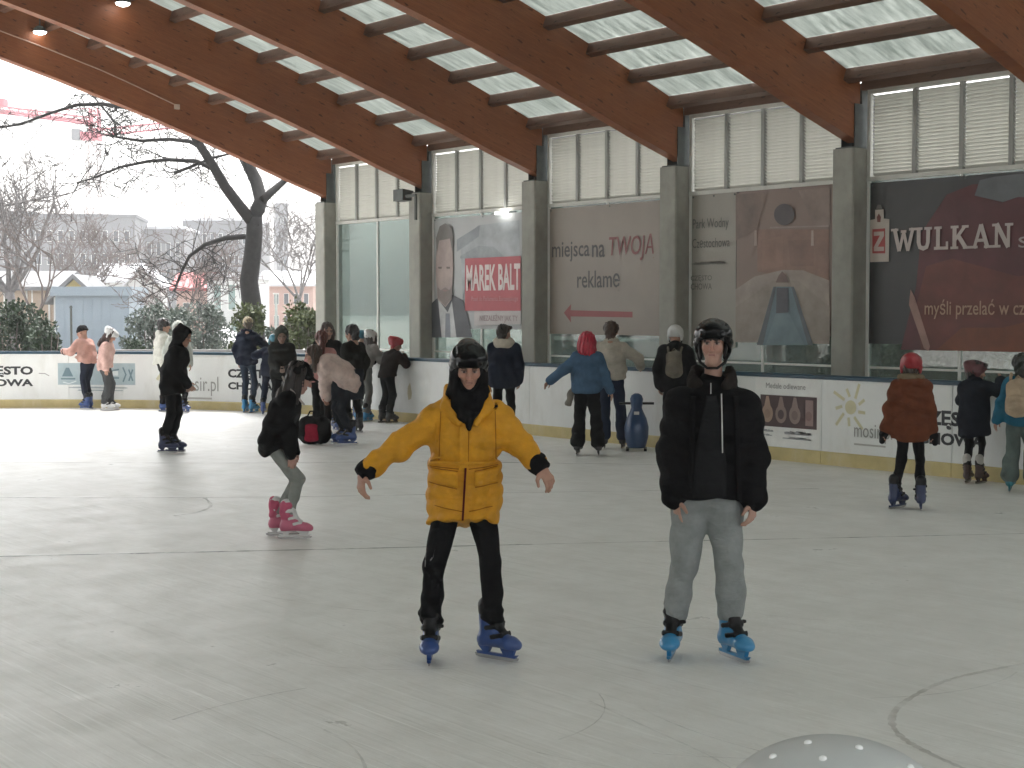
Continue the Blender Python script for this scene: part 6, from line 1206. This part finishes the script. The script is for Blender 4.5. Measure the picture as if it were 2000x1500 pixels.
# 15 - 17 leaning on the boards at the far column
P = Person('child in dark teal helmet peering over the boards behind a white helmet', (706, 819), yaw=170, h=1.44, lean=10, hs=0.97, hands=(('v', 0.12, 0.3, 1.12), ('v', -0.12, 0.3, 1.12)))
P.body(); P.jacket(f_dark, hem=0.05, puff=0.03); P.helmet(h_teal, 1.04); P.trousers(f_dark); P.skates(bl)
P = Person('person in white helmet and grey sweater leaning forward on the boards', (712, 823), yaw=142, h=1.48, lean=24, hip=(0, 0.02), head=(0, 0), hands=(('v', 0.30, 0.16, 1.13), ('v', 0.16, 0.32, 1.13)), feet=((-0.09, 0.08, 0), (0.08, 0.10, 0)))
P.body(); P.jacket(fabric((0.24, 0.235, 0.225), 0.9), hem=-0.04, puff=0.024); P.hair((0.03, 0.02, 0.016), 'long'); P.helmet(h_white, 1.06); P.trousers(fabric((0.13, 0.135, 0.13), 0.9), r=0.006, ank=0.012, wide=0.012, end=0.94); P.skates(cy_)
P = Person('child in red helmet and brown black jacket leaning sideways on the boards', (757, 825), yaw=128, h=1.34, lean=22, hs=0.96, head=(4, -55), hands=(('v', 0.28, 0.12, 1.13), ('v', 0.14, 0.30, 1.13)), feet=((-0.09, 0.04, 0), (0.09, 0.06, 0)))
P.body(); P.jacket(fabric((0.018, 0.014, 0.013), 0.9), hem=0.02, puff=0.035); P.helmet(h_red, 1.02, flat=0.96); P.trousers(f_black, r=0.012, ank=0.02); P.skates(bk_)
# 18 navy gilet with cream hood
P = Person('person in navy padded jacket with cream hood behind the yellow parka', (984, 868), yaw=176, h=1.60, lean=3, head=(0, -30), hands=(None, ('v', -0.2, 0.1, 0.82)))
P.body(); P.jacket(f_navy, hem=0.10, puff=0.05, quilt=(0.025, 8), boxy=0.02); P.hair((0.022, 0.015, 0.013), 'short')
P.part('cream_hood', surf([ec(P.neck + A3(math.cos(q) * 0.10, math.sin(q) * 0.09 + 0.01, 0.035 - 0.02 * math.sin(q)), P.neck + A3(math.cos(q + 0.5) * 0.10, math.sin(q + 0.5) * 0.09 + 0.01, 0.035 - 0.02 * math.sin(q + 0.5)), 0.042) for q in [0.5 * j for j in range(13)]] + [ell(P.neck + A3(0, 0.10, 0.0), (0.12, 0.05, 0.075))], 0.012, 0.03, folds=(0.006, 25, 1)), fabric((0.48, 0.44, 0.37), 0.9)); P.trousers(f_dark, r=0.0); P.skates(bk_)
# 19 red hair, blue sweater
P = Person('person with bright red hair and blue sweater balancing with one arm out', (1146, 890), yaw=178, h=1.50, lean=4, head=(4, 0), feet=((-0.15, 0.0, 4), (0.12, 0.0, -6)), hands=(('v', 0.32, 0.02, 0.80), ('v', -0.50, -0.02, 0.955)), vox=0.014, elb=((-0.6, 0.6, -0.3), (0.2, 0.6, -0.9)))
P.body(curl=(0.4, 0.6)); P.jacket(fabric((0.060, 0.115, 0.19), 0.9), hem=0.03, puff=0.036, sl=0.010, boxy=0.03, fold=0.010, name='sweater'); P.hair((0.36, 0.012, 0.035), 'bob'); P.trousers(f_black, r=0.018, ank=0.03, wide=0.026, end=0.94, fold=0.010); P.skates(bk_, 1.0)
P.part('bag_strap', surf([ec(P.v(-0.17, 0.04, 1.05), P.v(-0.20, 0.04, 0.84), (0.014, 0.012), (0.02, 0.014)), ec(P.v(-0.20, 0.04, 0.84), P.v(-0.245, 0.04, 0.66), (0.034, 0.02), (0.042, 0.02))], 0.010, 0.012, folds=(0.006, 30, 2)), fabric((0.20, 0.185, 0.16), 0.9))
# 20 cream fleece with jeans
P = Person('person in cream fleece and dark jeans holding the boards beside skate aid', (1193, 877), yaw=176, h=1.64, lean=3, head=(2, -8), hands=(('v', 0.40, 0.22, 1.13), ('v', -0.22, 0.10, 0.86)), feet=((-0.16, -0.03, -6), (0.09, 0.0, 6)), elb=((-0.7, 0.4, -0.3), (0.5, 0.9, -0.3)))
P.body(curl=(0.3, 0.5)); P.jacket(fabric((0.44, 0.41, 0.35), 0.95), hem=-0.03, puff=0.034, sl=0.014, boxy=0.02, collar=0.032, name='fleece'); P.hair((0.045, 0.024, 0.015), 'full'); P.trousers(fabric((0.018, 0.026, 0.050), 0.85), r=0.012, ank=0.02, wide=0.026, end=0.93, name='jeans'); P.skates(bk_)
P = Person('person in white helmet and black jacket hidden behind the open black jacket', (1318, 888), yaw=176, h=1.60, lean=4, head=(2, -10))
P.body(); P.jacket(f_black, hem=0.08, puff=0.05, hood='down'); P.helmet(h_white, 1.05); P.trousers(f_black, r=0.006); P.skates(bl); W21 = P
# 22 brown coat, red helmet
P = Person('child in brown padded coat and red helmet skating away on navy skates', (1776, 996), yaw=174, h=1.36, lean=2, head=(4, 0), hs=0.98, feet=((-0.10, 0.0, 8), (0.13, -0.02, -28)), hands=(('v', 0.235, 0.02, 0.60), ('v', -0.27, 0.02, 0.63)), vox=0.012)
P.body(hands=True, curl=(0.6, 0.6)); P.jacket(fabric((0.125, 0.040, 0.020), 0.8, 0.45), hem=0.13, puff=0.028, sl=0.010, hood='down', boxy=0.012, flare=0.02, quilt=(0.018, 7), name='padded_coat')
P.part('hood_lining', surf([ec(P.neck + A3(math.cos(q) * 0.10, math.sin(q) * 0.095 + 0.01, 0.035 + 0.015 * math.sin(q)), P.neck + A3(math.cos(q + 0.5) * 0.10, math.sin(q + 0.5) * 0.095 + 0.01, 0.035 + 0.015 * math.sin(q + 0.5)), 0.026) for q in [0.5 * j for j in range(13)]], 0.010, 0.02), fabric((0.15, 0.115, 0.075), 0.9))
for i in (0, 1):
    d = unit(P.wr[i] - P.el[i]); P.part('glove', surf([ec(P.wr[i] - d * 0.05, P.wr[i] + d * 0.06, 0.040, 0.043), ec(P.wr[i] + d * 0.06, P.wr[i] + d * 0.135 + A3(0, -0.02, 0), 0.040, 0.028), ec(P.wr[i] + d * 0.02 + A3(0, -0.03, 0), P.wr[i] + d * 0.075 + A3(0, -0.065, 0), 0.018, 0.014)], 0.009, 0.012), f_black)
P.helmet(h_red, 1.04); P.hair((0.03, 0.02, 0.015), 'short'); P.trousers(f_black, r=-0.004, ank=0.006, vox=0.012); P.skates(nv, 0.98)
# 23 long navy coat at the boards, 24 person at the edge with beige backpack
P = Person('child in long dark navy coat and dark red helmet leaning on the boards', (1900, 936), yaw=160, h=1.20, lean=6, head=(4, -40), hs=0.96, feet=((-0.07, 0.0, -10), (0.06, 0.03, 6)), hands=(('v', 0.28, 0.2, 1.12), ('v', 0.0, 0.25, 1.0)), elb=((-0.6, 0.2, -0.7), (0.5, 0.6, -0.5)))
P.body(); P.jacket(fabric((0.013, 0.016, 0.024), 0.8), hem=0.20, puff=0.045, flare=0.02, collar=0.03, name='long_coat'); P.hair((0.018, 0.012, 0.01), 'short'); P.helmet(h_dred, 1.0); P.trousers(f_black, r=-0.004, end=0.8)
for i in (0, 1): P.part('sock', surf([ec(P.an[i] + A3(0, 0.0, 0.08), P.an[i] + A3(0, 0.0, 0.12), 0.045)], 0.010, 0.01), fabric((0.45, 0.43, 0.40), 0.9))
P.skates(brn, 0.84)
P = Person('person in teal jacket and grey green trousers at the boards near brown coat', (1992, 963), yaw=170, h=1.30, lean=4, head=(2, 0), hs=0.97, feet=((-0.12, 0, 0), (0.11, -0.02, 6)), hands=(('v', 0.2, 0.28, 1.1), ('v', -0.26, 0.02, 0.68)))
P.body(curl=(0.5, 0.5)); P.jacket(fabric((0.020, 0.115, 0.185), 0.85), hem=0.05, puff=0.036); P.hair((0.014, 0.018, 0.014), 'full'); P.trousers(fabric((0.10, 0.13, 0.12), 0.9), r=0.02, ank=0.03, wide=0.030, end=0.93); P.skates(tl, 0.95); W24 = P
# 25 helmet top just in front of us
h_pale = gloss('pale_dotted_helmet', (0.56, 0.58, 0.59), 0.35, 0.15)
P = Person('child in glossy pale grey helmet standing right in front of us', loc=tuple(A3(*at_depth(1632, 1475, 1.62)) * A3(1, 1, 0)), yaw=180, h=1.285, lean=4, head=(0, 0), hs=0.98)
P.body(); P.jacket(fabric((0.10, 0.11, 0.13), 0.85), hem=0.05, puff=0.03); P.trousers(f_dark); P.skates(bl)
dome = P.part('helmet', ((lambda V, Q: ((V * P.hs) @ P.HR.T + P.hc, Q))(*surf([ell((0, 0.016, 0.045), (0.138, 0.150, 0.108)), ec((-0.105, 0.02, 0.02), (-0.098, 0.02, -0.06), 0.03, 0.025), ec((0.105, 0.02, 0.02), (0.098, 0.02, -0.06), 0.03, 0.025)], 0.007, 0.02, subs=[ell((0, 0.012, 0.02), (0.10, 0.116, 0.10)), ec((0, -0.2, -0.03), (0, -0.05, -0.03), (0.085, 0.075))], clips=[((0, 0, -0.08), (0, 0, -1))]))), h_pale)
rv = MB(); bv = BVHTree.FromPolygons([v.co[:] for v in dome.data.vertices], [tuple(p.vertices) for p in dome.data.polygons])
glint = emis('white_glint', (0.9, 0.92, 0.92), 0.0)  # small white dots standing in for lamp reflections on the glossy dome
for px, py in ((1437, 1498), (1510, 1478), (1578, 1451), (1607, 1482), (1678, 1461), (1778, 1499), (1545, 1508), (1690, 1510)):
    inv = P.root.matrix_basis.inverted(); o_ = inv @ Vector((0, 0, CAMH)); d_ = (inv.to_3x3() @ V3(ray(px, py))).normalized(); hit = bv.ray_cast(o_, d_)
    if hit[0] is not None: n_ = hit[1]; MB().tube([hit[0] - n_ * 0.004, hit[0] + n_ * 0.0015, hit[0] + n_ * 0.003], [0.0042, 0.0042, 0.002], 10).build('painted_glint', glint, dome, True)

# ---------------------------------------------------------------- carried things and props
def prop(name, loc, rz, label, cat_): return tag(empty(name, tuple(loc), rz), label, cat_)
def backpack(P, col, label, sc=1.0):
    c = (P.chest * 0.6 + P.waist * 0.4) - P.fwd * 0.20; w = Matrix(P.root.matrix_basis); r = tag(empty('backpack', tuple(w @ Vector(c)), P.root.rotation_euler.z), label, 'backpack'); mt = fabric(col, 0.9)
    obj('bag', mesh_np('bag', *surf([ec((0, 0.03, -0.14 * sc), (0, 0.03, 0.12 * sc), (0.13 * sc, 0.085 * sc), (0.115 * sc, 0.07 * sc))], 0.012, 0.02, folds=(0.006, 22, 3))), mt, r); obj('front_pocket', mesh_np('front_pocket', *surf([ec((0, 0.10, -0.12 * sc), (0, 0.10, -0.02 * sc), (0.095 * sc, 0.045), (0.09 * sc, 0.04))], 0.010, 0.02, folds=(0.005, 25, 4))), mt, r)
    for q in (-1, 1): MB().tube([(q * 0.08, -0.02, 0.17 * sc), (q * 0.09, -0.10, 0.24 * sc), (q * 0.10, -0.19, 0.22 * sc)], 0.016, 8).build('shoulder_strap', mt, r, True)
    MB().tube([(-0.03, 0.0, 0.19 * sc), (0, 0.02, 0.225 * sc), (0.03, 0.0, 0.19 * sc)], 0.008, 6).build('carry_loop', mt, r, True); return r
backpack(W24, (0.40, 0.31, 0.22), 'beige backpack on the teal jacket at the boards', 0.95); backpack(W21, (0.16, 0.145, 0.115), 'khaki backpack half hidden behind the open black jacket', 0.85)
# blue bowling-pin shaped skate aid
p = ground(1243, 880); yawp = math.atan2(-p[1], -p[0]) + math.pi / 2
sa = prop('skate_aid', (p[0], p[1], 0.004), yawp, 'blue pin shaped plastic skate aid with black handles', 'skate aid'); bp_ = gloss('aid_blue', (0.012, 0.05, 0.135), 0.35, 0.3)
prof = [(0.0, 0.115), (0.03, 0.13), (0.15, 0.160), (0.28, 0.165), (0.40, 0.135), (0.50, 0.088), (0.545, 0.072), (0.60, 0.082), (0.66, 0.090), (0.71, 0.070), (0.735, 0.03)]
mb = MB(); mb.tube([(0, 0, 0.035 + z) for z, r_ in prof], [r_ for z, r_ in prof], 22); mb.build('pin_body', bp_, sa, True)
MB().tube([(-0.235, 0, 0.635), (0.235, 0, 0.635)], 0.017, 10).build('handle', M['black_pl'], sa, True); MB().box((-0.14, -0.16, 0), (-0.10, 0.16, 0.034)).build('runner', M['black_pl'], sa); MB().box((0.10, -0.16, 0), (0.14, 0.16, 0.034)).build('runner', M['black_pl'], sa)
MB().box((-0.035, -0.118, 0.49), (0.035, -0.100, 0.53)).build('sticker', paint((0.6, 0.62, 0.62)), sa)
# black and red sports bag on the ice
p = ground(613, 868); bg_ = prop('sports_bag', (p[0], p[1], 0.0), YAW, 'black and red sports bag standing on the ice in the huddle', 'bag')
obj('bag_body', mesh_np('bag_body', *surf([ec((-0.11, 0, 0.20), (0.13, 0, 0.20), (0.19, 0.12), side=(0, 0, 1))], 0.012, 0.02, clips=[((0, 0, 0.002), (0, 0, -1))], folds=(0.008, 22, 3))), f_black, bg_); obj('red_panel', mesh_np('red_panel', *surf([ec((-0.02, -0.110, 0.08), (-0.02, -0.110, 0.27), (0.10, 0.035), (0.09, 0.03))], 0.008, 0.02)), fabric((0.26, 0.012, 0.035), 0.8), bg_)
MB().tube([(-0.1, 0, 0.37), (-0.05, 0, 0.47), (0.06, 0, 0.47), (0.11, 0, 0.37)], 0.012, 8).build('handle', f_black, bg_, True)
